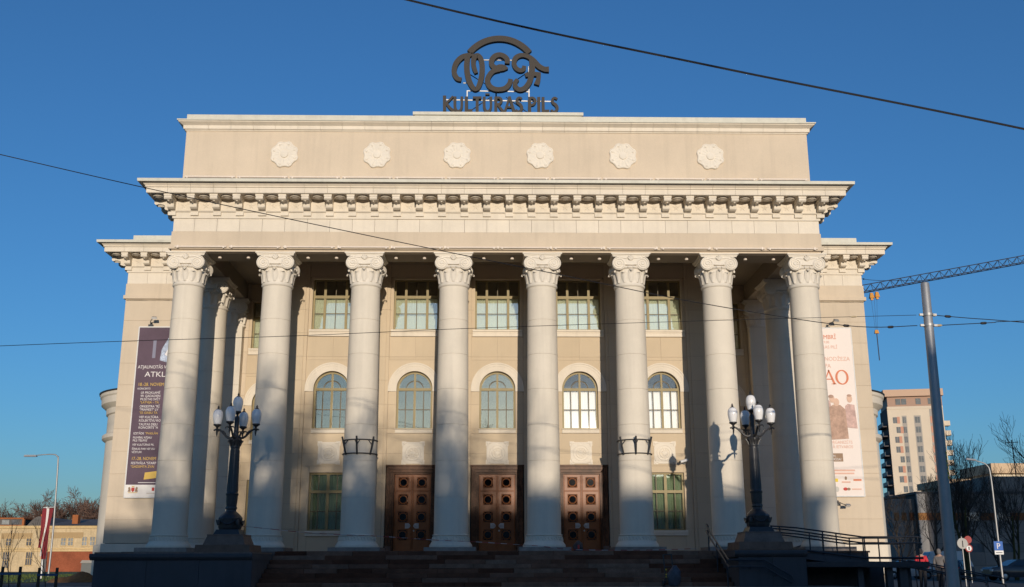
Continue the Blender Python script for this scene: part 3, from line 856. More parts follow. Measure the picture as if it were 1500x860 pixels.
# --- the five central bays
KW, YW = 3.37, 3.1
def spandrel(cx, y, x0, x1, z0, z1, r):
    """panel cut by the arch"""
    m = MB()
    poly = [(x0, z0), (x0, z1), (x1, z1), (x1, z0)] + [(cx + r, z0)] * (abs(x1 - cx - r) > 1e-3) + arc(cx, z0, r, 20)[1:-1] + [(cx - r, z0)] * (abs(cx - r - x0) > 1e-3)
    m.prism_y(poly, y, y + 0.05)
    core.prism_y(poly, y + 0.051, y + 0.34)
    return m.build('wall_panel', M['wall_inner'], palace)
def plaque_mesh():
    m = MB()
    e = [(-0.46, -0.46), (-0.30, -0.46), (-0.26, -0.43), (0.26, -0.43), (0.30, -0.46), (0.46, -0.46), (0.46, -0.30), (0.43, -0.26), (0.43, 0.26), (0.46, 0.30), (0.46, 0.46), (0.30, 0.46), (0.26, 0.43), (-0.26, 0.43), (-0.30, 0.46), (-0.46, 0.46), (-0.46, 0.30), (-0.43, 0.26), (-0.43, -0.26), (-0.46, -0.30)]
    m.prism_y(e, -0.03, 0.0)
    m.lathe([(0.33, -0.03), (0.325, -0.045), (0.30, -0.05), (0.285, -0.04), (0.27, -0.035), (0.225, -0.035), (0.22, -0.065), (0.19, -0.07), (0.175, -0.05), (0.10, -0.05), (0.09, -0.065), (0.05, -0.075), (0, -0.08)], 28, axis='y', cap=False)
    for i in range(10):
        a = 2 * PI * i / 10
        m.tube([(0.05 * math.cos(a), -0.055, 0.05 * math.sin(a)), (0.15 * math.cos(a), -0.062, 0.15 * math.sin(a))], [0.02, 0.028], 5)
    for sx in (-1, 1):
        for sz in (-1, 1):
            m.tube([(sx * 0.40, -0.03, sz * 0.24), (sx * 0.36, -0.04, sz * 0.36), (sx * 0.24, -0.03, sz * 0.40)], 0.02, 5)
            m.lathe([(0.05, -0.03), (0.04, -0.05), (0, -0.055)], 8, (sx * 0.385, 0, sz * 0.385), axis='y', cap=False)
    return m.mesh('relief_plaque', M['ornament'], 40)
plaque_me = plaque_mesh()

def arch_ring(cx, y):
    m = MB()
    for r0, r1, d in ((AR + 0.001, AR + 0.20, 0.045), (AR + 0.20, AR + 0.29, 0.06), (AR + 0.29, AR + 0.345, 0.085)):
        m.prism_y([(cx - r1, ZS - 0.11)] + arc(cx, ZS, r1, 28)[::-1] + [(cx + r1, ZS - 0.11), (cx + r0, ZS - 0.11)] + arc(cx, ZS, r0, 28) + [(cx - r0, ZS - 0.11)], y - d, y - 0.001)
    return m.build('archivolt', M['trim'], palace, smooth=35)

def upper_bay(cx, y, hb, sky_glass, blind, dark=False):
    """everything from the plaque upward; hb half width of the bay"""
    # arched window
    panels(cx - hb, cx - AR, 4.62, ZS - 0.001, y); panels(cx + AR, cx + hb, 4.62, ZS - 0.001, y)
    spandrel(cx, y, cx - hb, cx + hb, ZS, 7.62, AR)
    arch_ring(cx, y)
    arch_window(cx, y + 0.16, sky_glass, blind)
    sl = MB().prism_x([(y - 0.09, 4.80), (y - 0.10, 4.77), (y - 0.06, 4.755), (y - 0.05, 4.64), (y - 0.02, 4.62), (y + 0.30, 4.62), (y + 0.30, 4.80)], cx - AR - 0.02, cx + AR + 0.02)
    sl.build('window_sill', M['trim'], palace)
    panels(cx - hb, cx + hb, 7.622, 8.60, y, 2)
    # rectangular window with carved apron
    ap = MB().box(cx - 1.02, cx + 1.02, y - 0.05, y + 0.3, 8.605, 8.885).box(cx - 1.02, cx + 1.02, y - 0.10, y - 0.051, 8.81, 8.885).box(cx - 1.02, cx + 1.02, y - 0.075, y - 0.051, 8.605, 8.65)
    for k in range(34):
        x = cx - 0.98 + 1.96 * k / 33
        ap.lathe([(0.022, -0.05), (0.018, -0.07), (0, -0.075)], 6, (x, y, 8.765), axis='y', cap=False)
    ap.build('window_apron', M['trim'], palace)
    panels(cx - hb, cx - 0.98, 8.605, 11.10, y); panels(cx + 0.98, cx + hb, 8.605, 11.10, y)
    fr = MB().prism_y([(cx - 1.0, 8.89), (cx - 0.93, 8.89), (cx - 0.93, 11.06), (cx + 0.93, 11.06), (cx + 0.93, 8.89), (cx + 1.0, 8.89), (cx + 1.0, 11.13), (cx - 1.0, 11.13)], y - 0.03, y + 0.2)
    fr.build('window_surround', M['wall_inner'], palace)
    top_window(cx, y + 0.17, M['glass_clear'], M['blind'])
    panels(cx - hb, cx + hb, 11.14, 11.875, y)

HB = 1.07
for i in range(-2, 3):
    cx = i * KW
    bl = M['white_glare'] if i >= 1 else None  # painted glare for the two right-hand arched windows only
    upper_bay(cx, YW, HB, M['glass_white'] if i >= 1 else M['glass_sky'], bl)
    panels(cx - HB, cx + HB, 3.32, 4.618, YW)
    put('relief_plaque', plaque_me, palace, (cx, YW - 0.001, 3.84))
    if abs(i) < 2:
        door(cx, YW + 0.14)
    else:
        panels(cx - HB, cx - 0.74, -0.06, 3.318, YW); panels(cx + 0.74, cx + HB, -0.06, 3.318, YW)
        panels(cx - 0.739, cx + 0.739, 3.06, 3.318, YW); panels(cx - 0.739, cx + 0.739, -0.06, 0.60, YW)
        low_window(cx, YW + 0.13, M['glass_clear'], M['green_curtain'])
        MB().box(cx - 0.80, cx + 0.80, YW - 0.07, YW + 0.3, 0.602, 0.70).box(cx - 0.80, cx + 0.80, YW - 0.10, YW + 0.3, 0.70, 0.798).build('window_sill', M['trim'], palace)
# flat piers between the bays, stepping forward twice
for i in range(6):
    cx = (i - 2.5) * KW
    w = KW / 2 - HB
    if i in (0, 5):
        x0, x1 = (cx - 0.25, cx + w) if i == 0 else (cx - w, cx + 0.25)
    else: x0, x1 = cx - w, cx + w
    panels(x0, x1, -0.06, 11.875, YW - 0.06, 1, 0.4)
    panels(x0 + 0.13, x1 - 0.13, -0.06, 11.60, YW - 0.10, 1, 0.03)
XE = 2.5 * KW + 0.25
for sx in (-1, 1):
    core.box(min(sx * (XE - 0.3), sx * XE), max(sx * (XE - 0.3), sx * XE), YW + 0.36, 7.3, -0.06, 11.87)
MB().box(-XE + 0.3, XE - 0.3, 4.9, 5.0, -0.06, 11.8).box(-XE + 0.3, XE - 0.3, 3.5, 4.9, 4.35, 4.45).box(-XE + 0.3, XE - 0.3, 3.5, 4.9, 8.2, 8.3).build('interior_wall', M['room'], palace)

# --- recessed side bays, pilasters, wings
pil_cap = cap_me
for sx in (-1, 1):
    cx = sx * 10.1
    xin, xout = sx * XE, sx * 12.5
    hb = 1.07
    upper_bay(cx, YWING, hb, M['glass_sky'], None)
    panels(cx - hb, cx + hb, 3.07, 4.618, YWING); put('relief_plaque', plaque_me, palace, (cx, YWING - 0.001, 3.84))
    panels(cx - hb, cx - 0.74, -0.06, 3.068, YWING); panels(cx + 0.74, cx + hb, -0.06, 3.068, YWING); panels(cx - 0.739, cx + 0.739, -0.06, 0.78, YWING)
    low_window(cx, YWING + 0.13, M['glass_clear'], M['green_curtain'])
    a, b = sorted((xin, cx - sx * hb)); panels(a, b, -0.06, 11.875, YWING)
    a, b = sorted((xout, cx + sx * hb)); panels(a, b, -0.06, 11.875, YWING)
    MB().box(min(sx * 9, sx * 11.4), max(sx * 9, sx * 11.4), 8.4, 8.5, 0, 11.8).build('interior_wall', M['room'], palace)
    # pilaster behind the second column
    px = sx * 3.5 * S
    zs = [0.54 + (9.83 - 0.54) * k / 7 for k in range(8)]
    p = MB().box(px - 0.53, px + 0.53, 6.57, 6.995, -0.05, 9.84).build('pilaster', M['wall_core'], palace)
    for za, zb in zip(zs[:-1], zs[1:]):
        slab('pilaster_block', px - 0.55, px + 0.55, 6.55, 6.994, za + 0.004, zb - 0.004, M['column'], p, 0.004)
    MB().tapered(px - 0.62, px + 0.62, 6.46, 6.993, 0.1, 0.54, 0.04).build('base', M['column'], p)
    put('capital', cap_me, p, (px, 6.82, 0), scale=(1, 0.40, 1))
    # wing wall
    a, b = sorted((sx * 12.52, sx * 16.8))
    panels(a, b, 0.42, 11.88, YWING, 2, 0.3, lines=[0.42 + 0.975 * k for k in range(1, 12)])
    MB().box(a - 0.06 if sx < 0 else a, b if sx < 0 else b + 0.06, YWING - 0.06, YWING + 0.3, -0.9, 0.40).build('wing_plinth', M['trim'], palace)
    core.box(*sorted((sx * 16.5, sx * 16.795)), YWING + 0.31, 22, -1.3, 11.88)
    slab('side_wall', *sorted((sx * 16.79, sx * 16.80)), YWING + 0.05, 22, 0.42, 11.88, M['wall'], palace)
    # blocking course above the wing cornice
    a, b = sorted((sx * 12.3, sx * 16.75)); MB().box(a, b, YWING + 0.1, 21, 13.6, 14.22).build('blocking_course', M['flashing'], palace)
    # half-round bay swelling from the flank
    rc = (sx * 15.80 if sx < 0 else 15.62, 12.6); R = 3.15
    rot = MB().lathe([(R + 0.1, -1.3), (R + 0.1, 0.4), (R, 0.45), (R, 5.3)], 48, (rc[0], rc[1], 0)).build('round_bay', M['trim'], palace, smooth=30)
    MB().lathe([(R, 5.2), (R + 0.12, 5.28), (R + 0.18, 5.34), (R + 0.18, 5.50), (R + 0.10, 5.56), (R + 0.0, 5.60), (R + 0.0, 6.45), (R + 0.08, 6.5), (R + 0.10, 6.75), (R + 0.22, 6.85), (R + 0.34, 6.95), (R + 0.36, 7.25), (R + 0.42, 7.32), (R + 0.44, 7.45)], 48, (rc[0], rc[1], 0), cap=False).build('bay_cornice', M['trim'], rot, smooth=30)
    MB().lathe([(R + 0.47, 7.45), (R + 0.49, 7.52), (0.0, 7.9)], 48, (rc[0], rc[1], 0), cap=False).build('bay_roof', M['metal_dark'], rot, smooth=30)
core.build('wall_backing', M['wall_core'], palace)
MB().box(-12.3, 12.3, 7.4, 30, -1.25, 13.55).box(-16.4, -12.31, 8.6, 30, -1.25, 13.5).box(12.31, 16.4, 8.6, 30, -1.25, 13.5).build('rear_block', M['wall'], palace)

# landing
landing = MB().box(-12.9, 9.95, -1.96, 7.0, -1.2, -0.055).build('landing', M['granite'], palace)

# ------------------------------------------------------------------ stairs: every stone its own piece
stairs = empty('staircase', (0, -5, -1.2), 'broad flight of dark brown stone steps before the columns', 'stairs')
NS, RISE, TREAD = 8, 0.143, 0.37
MB().box(-7.55, 7.45, -1.97 - 0.37 * 3.5, -1.965, -1.2, -0.75).build('stair_core', M['granite'], stairs, loc=(0, 5, 1.2))
for k in range(NS):
    zt = -0.055 - RISE * k; yf = -1.965 - TREAD * k
    if k == 0: yf = -1.965 - 0.02
    x = -7.58
    while x < 7.45:
        w = random.uniform(1.0, 2.3); x2 = min(x + w, 7.45)
        if 7.45 - x2 < 0.5: x2 = 7.45
        if x2 - x > 0.1:
            j = random.uniform(-0.008, 0.008); dz = random.uniform(-0.006, 0.003)
            s0 = slab('step_stone', round(x, 2) + 0.004, round(x2, 2) - 0.004, -TREAD / 2 - 0.02, TREAD / 2, -RISE, 0, M['step'], stairs, 0.008)
            s0.location = (s0.location.x, yf + TREAD / 2 - TREAD + j + 5, zt - RISE / 2 + dz + 1.2)
        x = x2
# nosing course of the landing
x = -7.58
while x < 7.45:
    w = random.uniform(1.0, 2.0); x2 = min(x + w, 7.45)
    if 7.45 - x2 < 0.5: x2 = 7.45
    slab('landing_stone', round(x, 2) + 0.004, round(x2, 2) - 0.004, -1.995, -1.5, -0.145, -0.045, M['step'], palace, 0.008)
    x = x2

# ------------------------------------------------------------------ podium walls either side of the stairs
def podium(x0, x1, yb, label, ztop):
    p = empty('podium', ((x0 + x1) / 2, -5.6, -1.2), label, 'plinth wall', 'podiums beside the stairs')
    ox, oy, oz = p.location
    MB().box(x0 - ox, x1 - ox, 0, yb + 5.6, 0, ztop - 0.2 - oz).build('wall', M['podium'], p)
    c = MB().prism_x([(-0.02, ztop - 0.20 - oz), (-0.05, ztop - 0.19 - oz), (-0.11, ztop - 0.14 - oz), (-0.14, ztop - 0.10 - oz), (-0.14, ztop - 0.03 - oz), (-0.12, ztop - oz), (yb + 5.6, ztop - oz), (yb + 5.6, ztop - 0.2 - oz)], x0 - ox - 0.12, x1 - ox + 0.02)
    c.build('cap', M['podium'], p)
    n = max(2, int((x1 - x0) / 1.25)); 
    for k in range(n):
        a = x0 + (x1 - x0) * k / n; b = x0 + (x1 - x0) * (k + 1) / n
        slab('facing_slab', a - ox + 0.004, b - ox - 0.004, -0.03, -0.002, 0.0, ztop - 0.205 - oz, M['podium'], p, 0.004)
    m = int((x1 - x0) / 1.1)
    for k in range(m):
        a = x0 + (x1 - x0) * k / m; b = x0 + (x1 - x0) * (k + 1) / m
        slab('top_stone', a - ox + 0.004, b - ox - 0.004, -0.06, min(yb + 5.6, 2.9), ztop - oz + 0.001, ztop - oz + 0.045, M['granite'], p)
    return p
podium(-12.45, -7.60, 6.9, 'long dark grey podium wall left of the stairs', -0.16)
podium(7.47, 9.60, -1.97, 'short dark grey podium block right of the stairs', -0.09)
# ------------------------------------------------------------------ candelabra lamps on the podiums
def candelabrum(x, y, z, turn, label):
    t = empty('street_lamp', (x, y, z), label, 'street lamp', 'candelabra flanking the stairs')
    # granite pedestal in two tiers
    MB().tapered(-0.86, 0.86, -0.86, 0.86, 0.0, 0.22, 0.02).build('pedestal_step', M['granite'], t)
    MB().tapered(-0.66, 0.66, -0.66, 0.66, 0.221, 0.50, 0.10).box(-0.57, 0.57, -0.57, 0.57, 0.501, 0.545).build('pedestal', M['granite'], t)
    m = MB()
    m.tapered(-0.42, 0.42, -0.42, 0.42, 0.546, 0.70, 0.07)
    m.lathe([(0.33, 0.70), (0.36, 0.74), (0.375, 0.80), (0.37, 1.00), (0.385, 1.05), (0.36, 1.10), (0.30, 1.17), (0.22, 1.24), (0.17, 1.28), (0.16, 1.33), (0.185, 1.36), (0.185, 1.40), (0.165, 1.44)], 8, a0=PI / 8, a1=2 * PI + PI / 8)
    for q in range(4):      # swags and lion-paw corners
        a0 = q * PI / 2
        pts = []
        for k in range(9):
            t_ = -1 + 2 * k / 8
            px, py, pz = 0.24 * t_, -0.385, 1.0 - 0.13 * (1 - t_ * t_)
            pts.append((px * math.cos(a0) - py * math.sin(a0), px * math.sin(a0) + py * math.cos(a0), pz))
        m.tube(pts, [0.02 + 0.018 * (1 - abs(-1 + 2 * k / 8)) for k in range(9)], 6)
        a = a0 + PI / 4
        m.lathe([(0.0, -0.10), (0.05, -0.08), (0.065, 0), (0.04, 0.08), (0, 0.10)], 8, (0.42 * math.cos(a), 0.42 * math.sin(a), 0.92))
    m.build('base', M['metal_black'], t, smooth=35)
    m = MB()
    n = 20; prof = [(0.165, 1.44), (0.18, 1.60), (0.185, 1.78), (0.20, 1.79), (0.205, 1.84), (0.185, 1.86), (0.175, 1.90), (0.145, 3.25), (0.14, 3.30)]
    m.lathe(prof, n)
    for k in range(12):
        a = 2 * PI * k / 12
        m.tube([(0.172 * math.cos(a), 0.172 * math.sin(a), 1.92), (0.142 * math.cos(a), 0.142 * math.sin(a), 3.24)], 0.014, 4)
    sh = m.build('shaft', M['metal_black'], t, smooth=40)
    m = MB().lathe([(0.145, 3.30), (0.16, 3.32), (0.15, 3.36), (0.17, 3.46), (0.215, 3.56), (0.19, 3.60), (0.12, 3.63), (0.09, 3.70), (0.075, 4.0), (0.085, 4.30), (0.06, 4.36)], 16)
    for k in range(8):
        a = 2 * PI * k / 8
        m.tube([(0.15 * math.cos(a), 0.15 * math.sin(a), 3.36), (0.19 * math.cos(a), 0.19 * math.sin(a), 3.48), (0.25 * math.cos(a), 0.25 * math.sin(a), 3.55), (0.24 * math.cos(a), 0.24 * math.sin(a), 3.50)], [0.02, 0.03, 0.025, 0.01], 5)
    m.build('capital', M['metal_black'], sh, smooth=40)
    heads = []
    for k in range(4):
        a = turn + k * PI / 2
        c, s_ = math.cos(a), math.sin(a)
        f = lambda r, z: (r * c, r * s_, z)
        am = MB()
        am.tube(smooth_path([f(0.08, 3.68), f(0.18, 3.64), f(0.30, 3.68), f(0.42, 3.80), f(0.54, 3.90), f(0.66, 3.93), f(0.76, 3.90)], 4), [0.045 - 0.0008 * i for i in range(25)], 7)
        am.tube(smooth_path([f(0.34, 3.72), f(0.36, 3.80), f(0.44, 3.88), f(0.50, 3.86)], 4), 0.018, 5)
        am.tube([f(0.65, 3.93), f(0.65, 3.80), f(0.65, 3.70)], [0.035, 0.03, 0.008], 6)
        for da in (-1, 1):
            am.tube([f(0.65, 3.93), (0.65 * c - da * 0.12 * s_, 0.65 * s_ + da * 0.12 * c, 3.93), (0.65 * c - da * 0.15 * s_, 0.65 * s_ + da * 0.15 * c, 3.88)], [0.03, 0.022, 0.012], 5)
        am.build('arm', M['metal_black'], t, smooth=45)
        heads.append((0.65 * c, 0.65 * s_, 3.95))
    heads.append((0, 0, 4.37))
    for (hx, hy, hz) in heads:
        ln = MB().lathe([(0.03, 0.0), (0.04, 0.05), (0.085, 0.09), (0.125, 0.11), (0.13, 0.15), (0.11, 0.155)], 16).build('lantern', M['metal_black'], t, (hx, hy, hz), smooth=40)
        MB().lathe([(0.11, 0.15), (0.125, 0.20), (0.15, 0.32), (0.163, 0.42), (0.158, 0.50), (0.135, 0.575), (0.10, 0.62), (0.06, 0.64)], 24).build('globe', M['lamp_glass'], ln, smooth=60)
        MB().lathe([(0.075, 0.635), (0.06, 0.66), (0.03, 0.675), (0.02, 0.70), (0.045, 0.715), (0.02, 0.74), (0.008, 0.78)], 12).build('finial', M['metal_black'], ln, smooth=40)
    return t
candelabrum(-8.62, -4.5, -0.11, PI - 0.09, 'five-globe cast-iron lamp on the left podium')
candelabrum(8.44, -4.5, -0.045, 0.10, 'five-globe cast-iron lamp on the right podium')

# ------------------------------------------------------------------ rooftop sign
sign = empty('rooftop_sign', (0.06, 0.0, 17.07), 'dark script VEF sign with KULTURAS PILS lettering on the roof', 'sign')
SU, SV = 0.00548, 0.00608
def sg(u, v): return ((u - 670) * SU + 0.02, (727 - v) * SV + 0.14)
def stroke(name, pts, ws, n=8, y0=-0.12, y1=0.06):
    """letter strokes: list of (points, widths)"""
    m = MB()
    for i, (P, W) in enumerate(zip(pts, ws)):
        Q = [(*sg(u, v), w * SU * 1.06) for (u, v), w in zip(P, W)]
        Q = smooth_path(Q, n)
        e = 0.0015 * i
        m.ribbon([(a, b) for a, b, c in Q], [c for a, b, c in Q], y0 - e, y1 + e)
    return m.build(name, M['sign'], sign)
stroke('letter', [[(382, 496), (352, 488), (330, 455), (328, 415), (345, 370), (382, 332), (430, 316), (470, 308)],
                  [(428, 318), (421, 380), (424, 440), (440, 505), (465, 550), (487, 566), (510, 545), (530, 480), (536, 410), (528, 350), (510, 322), (492, 318), (474, 338), (470, 375), (478, 415), (492, 448)]],
       [[30, 34, 36, 36, 38, 38, 34, 20], [36, 40, 40, 38, 34, 30, 34, 38, 38, 36, 34, 34, 36, 34, 32, 26]])
stroke('letter', [[(722, 376), (722, 346), (700, 322), (665, 311), (630, 322), (608, 350), (606, 382), (628, 405), (660, 414)],
                  [(640, 414), (668, 408), (700, 408), (728, 412)],
                  [(665, 418), (620, 432), (590, 462), (576, 500), (590, 540), (625, 562), (665, 566), (708, 556), (738, 525), (748, 490)]],
       [[36, 36, 36, 36, 38, 38, 36, 38, 44], [44, 52, 44, 8], [38, 36, 36, 38, 38, 36, 34, 36, 34, 32]])
stroke('letter', [[(850, 392), (842, 418), (815, 425), (785, 405), (773, 370), (785, 335), (815, 316), (850, 314), (890, 328), (925, 358), (960, 395), (1000, 415), (1034, 416)],
                  [(905, 335), (910, 400), (902, 460), (885, 515), (850, 556), (812, 566), (784, 545), (782, 515), (800, 492)],
                  [(856, 462), (900, 452), (940, 452), (972, 452)], [(958, 446), (954, 490), (940, 530)]],
       [[26, 32, 32, 32, 34, 36, 34, 32, 34, 38, 38, 38, 42], [38, 40, 40, 38, 36, 34, 34, 32, 26], [30, 32, 32, 24], [30, 32, 38]])
arc_pts = [(665 + 292 * math.cos(a), 482 - 292 * math.sin(a)) for a in [math.radians(40 + 100 * k / 12) for k in range(13)]]
stroke('arch', [arc_pts], [[44] * 13], 4)
def small(name, pts, ws, n=5): stroke(name, pts, ws, n, -0.10, 0.04)
T_, B_ = 618, 727
def let_L(x): small('letter', [[(x, T_), (x, B_)], [(x, B_ - 8), (x + 45, B_ - 8)]], [[20, 22], [17, 20]], 1)
def let_S(x):
    small('letter', [[(x + 44, T_ + 14), (x + 24, T_ + 5), (x + 8, T_ + 22), (x + 14, T_ + 42), (x + 34, T_ + 58), (x + 44, T_ + 82), (x + 30, T_ + 104), (x + 10, T_ + 104), (x, T_ + 92)]], [[16, 16, 18, 20, 22, 20, 18, 16, 16]])
small('letter', [[(258, T_ - 6), (260, B_ - 4)], [(322, T_ - 2), (292, T_ + 30), (266, T_ + 54)], [(270, T_ + 46), (300, T_ + 84), (334, B_)]], [[22, 22], [14, 15, 15], [18, 20, 22]], 2)
def let_U(x):
    small('letter', [[(x, T_), (x, T_ + 70), (x + 10, T_ + 98), (x + 26, T_ + 105), (x + 42, T_ + 96), (x + 50, T_ + 70), (x + 50, T_)]], [[20, 20, 18, 16, 16, 17, 18]], 4)
let_U(336)
let_L(420)
small('letter', [[(500, T_ + 4), (500, B_)], [(468, T_ + 7), (532, T_ + 7)]], [[20, 22], [17, 17]], 1)
let_U(552)
small('macron', [[(560, T_ - 18), (592, T_ - 18)]], [[12, 12]], 1)
small('letter', [[(638, T_), (638, B_)], [(640, T_ + 7), (668, T_ + 8), (680, T_ + 28), (668, T_ + 50), (642, T_ + 56)], [(650, T_ + 52), (672, T_ + 82), (694, B_)]], [[20, 22], [16, 17, 18, 17, 15], [16, 18, 20]], 4)
small('letter', [[(738, T_ - 2), (722, T_ + 55), (704, B_)], [(738, T_ - 2), (756, T_ + 55), (774, B_)], [(718, T_ + 74), (760, T_ + 74)]], [[14, 15, 17], [18, 20, 22], [13, 13]], 2)
let_S(786)
small('letter', [[(888, T_), (888, B_ + 2)], [(890, T_ + 7), (916, T_ + 8), (930, T_ + 30), (916, T_ + 54), (892, T_ + 60)]], [[20, 22], [16, 17, 18, 17, 15]], 4)
small('letter', [[(956, T_), (956, B_ + 2)]], [[21, 21]], 1)
let_L(988)
let_S(1048)
fm = MB()
def bar(u0, v0, u1, v1, r=0.028, y=0.10): a = sg(u0, v0); b = sg(u1, v1); fm.tube([(a[0], y, a[1]), (b[0], y, b[1])], r, 6)
bar(425, 560, 425, 742); bar(885, 380, 885, 742); bar(470, 333, 760, 335); bar(395, 505, 430, 505); bar(425, 562, 890, 566)
bar(252, 628, 1050, 636); bar(265, 722, 1085, 728)
fm.build('white_frame', M['white_metal'], sign, smooth=60)
fm = MB()
bar(420, 395, 660, 540, 0.02, 0.5); bar(660, 540, 885, 385, 0.02, 0.5); bar(430, 690, 600, 575, 0.02, 0.5); bar(715, 575, 880, 690, 0.02, 0.5)
for u in (425, 640, 885):
    a = sg(u, 560); b = sg(u, 745)
    fm.tube([(a[0], 0.1, a[1]), (b[0], 1.6, b[1] - 0.05)], 0.03, 6)
fm.build('brace', M['metal_dark'], sign, smooth=60)

# ------------------------------------------------------------------ flag-holder rings on two columns
def holder_ring(cx, label):
    t = empty('flag_holder_ring', (cx, 0, 3.45), label, 'flag holder', 'flag holder rings')
    zl, zu = 0.0, 0.50
    for z in (zl, zu):
        MB().tube([((shaft_r(3.45 + z) + 0.03) * math.cos(a), (shaft_r(3.45 + z) + 0.03) * math.sin(a), z) for a in [2 * PI * k / 36 for k in range(37)]], 0.022, 6).build('ring', M['metal_black'], t, smooth=60)
    r = shaft_r(3.6) + 0.04
    for a in (-PI / 2 - 0.78, -PI / 2 - 0.05, -PI / 2 + 0.72, PI / 2 - 0.6, PI / 2 + 0.6):
        c, s_ = math.cos(a), math.sin(a)
        m = MB()
        m.tube([(r * c, r * s_, -0.04), ((r + 0.10) * c, (r + 0.10) * s_, 0.25), ((r + 0.20) * c, (r + 0.20) * s_, 0.60)], [0.03, 0.035, 0.035], 8)
        for d in (-0.14, 0.14):
            m.tube([((r + 0.10) * c, (r + 0.10) * s_, 0.30), (r * math.cos(a + d), r * math.sin(a + d), 0.49)], 0.016, 5)
        m.build('flag_socket', M['metal_black'], t, smooth=50)
holder_ring(-1.5 * S, 'black flag-holder ring on the third column from the left')
holder_ring(1.5 * S, 'black flag-holder ring on the third column from the right')

# security cameras on the facade
def cctv(x, y, z, rz, label):
    t = empty('security_camera', (x, y, z), label, 'camera')
    MB().box(-0.05, 0.05, -0.02, 0.0, -0.06, 0.06).tube([(0, -0.01, 0), (0, -0.12, 0), (0, -0.16, 0.04)], 0.022, 6).build('mount', M['metal_dark'], t)
    b = MB().tube([(0.10, -0.10, 0.09), (-0.22, -0.30, -0.01)], 0.06, 8).build('body', M['white_metal'], t, rot=(0, 0, rz), smooth=60)
    MB().tube([(-0.225, -0.303, -0.012), (-0.24, -0.312, -0.016)], 0.045, 8).build('lens', M['metal_black'], b)
cctv(7.50, 3.0, 3.45, 0.0, 'white security camera beside the right ground-floor window')

# ------------------------------------------------------------------ banners on the wings
M['banner_dark'] = mottled('plum_banner_print', (0.105, 0.07, 0.098), 0.7, 0.7, 0.16, 20, 0.03)
M['banner_white'] = mottled('white_banner_print', (0.80, 0.72, 0.67), 0.7, 0.7, 0.03, 20, 0.03)
M['ink_white'] = plain('white_ink', (0.75, 0.72, 0.72), 0.7)
M['ink_gold'] = plain('gold_ink', (0.62, 0.42, 0.10), 0.7)
M['ink_orange'] = plain('orange_ink', (0.66, 0.22, 0.12), 0.7)
M['ink_pale'] = plain('faded_orange_ink', (0.70, 0.43, 0.34), 0.7)
M['ink_brown'] = plain('brown_ink', (0.30, 0.20, 0.13), 0.7)
M['ink_red'] = plain('red_ink', (0.50, 0.06, 0.05), 0.7)
M['ink_blue'] = mottled('pale_blue_print', (0.38, 0.44, 0.56), 0.7, 3, 0.5, 20, 0.0)
M['ink_yellow'] = plain('yellow_ink', (0.75, 0.55, 0.05), 0.7)

def banner(x, w, z0, z1, mat, label):
    t = empty('banner', (x, YWING - 0.10, z0), label, 'banner', 'banners on the wings')
    n = 24; m = MB(); h = z1 - z0
    for j in range(n + 1):
        for i in range(9):
            m.v.append((-w / 2 + w * i / 8, 0.004 * math.sin(j * 1.3 + i), h * j / n))
    for j in range(n):
        for i in range(8): m.f.append((j * 9 + i, j * 9 + i + 1, (j + 1) * 9 + i + 1, (j + 1) * 9 + i))
    sh = m.build('sheet', mat, t, smooth=60)
    fm = MB()
    for a, b in (((-w / 2, 0), (-w / 2, h)), ((w / 2, 0), (w / 2, h)), ((-w / 2, 0), (w / 2, 0)), ((-w / 2, h), (w / 2, h))):
        fm.tube([(a[0], 0.012, a[1]), (b[0], 0.012, b[1])], 0.03, 6)
    fm.build('edge_frame', M['white_metal'], t)
    return t
def print_rect(t, x0, x1, z0, z1, mat, name='print', lift=0.012):
    return MB().box(x0, x1, -lift - 0.004, -lift, z0, z1).build(name, mat, t)
def print_poly(t, poly, mat, lift=0.012):
    return MB().prism_y(poly, -lift - 0.003, -lift).build('print', mat, t)

bl = banner(-15.05, 1.98, 2.33, 9.85, M['banner_dark'], 'dark plum event banner on the left wing')
Wb = 1.98; X0 = -Wb / 2
def row(t, txt, z, h, mat, x=0.10, sq=0.95): letters(txt, X0 + x, -0.012, z, h, mat, t, sq, 0.08)
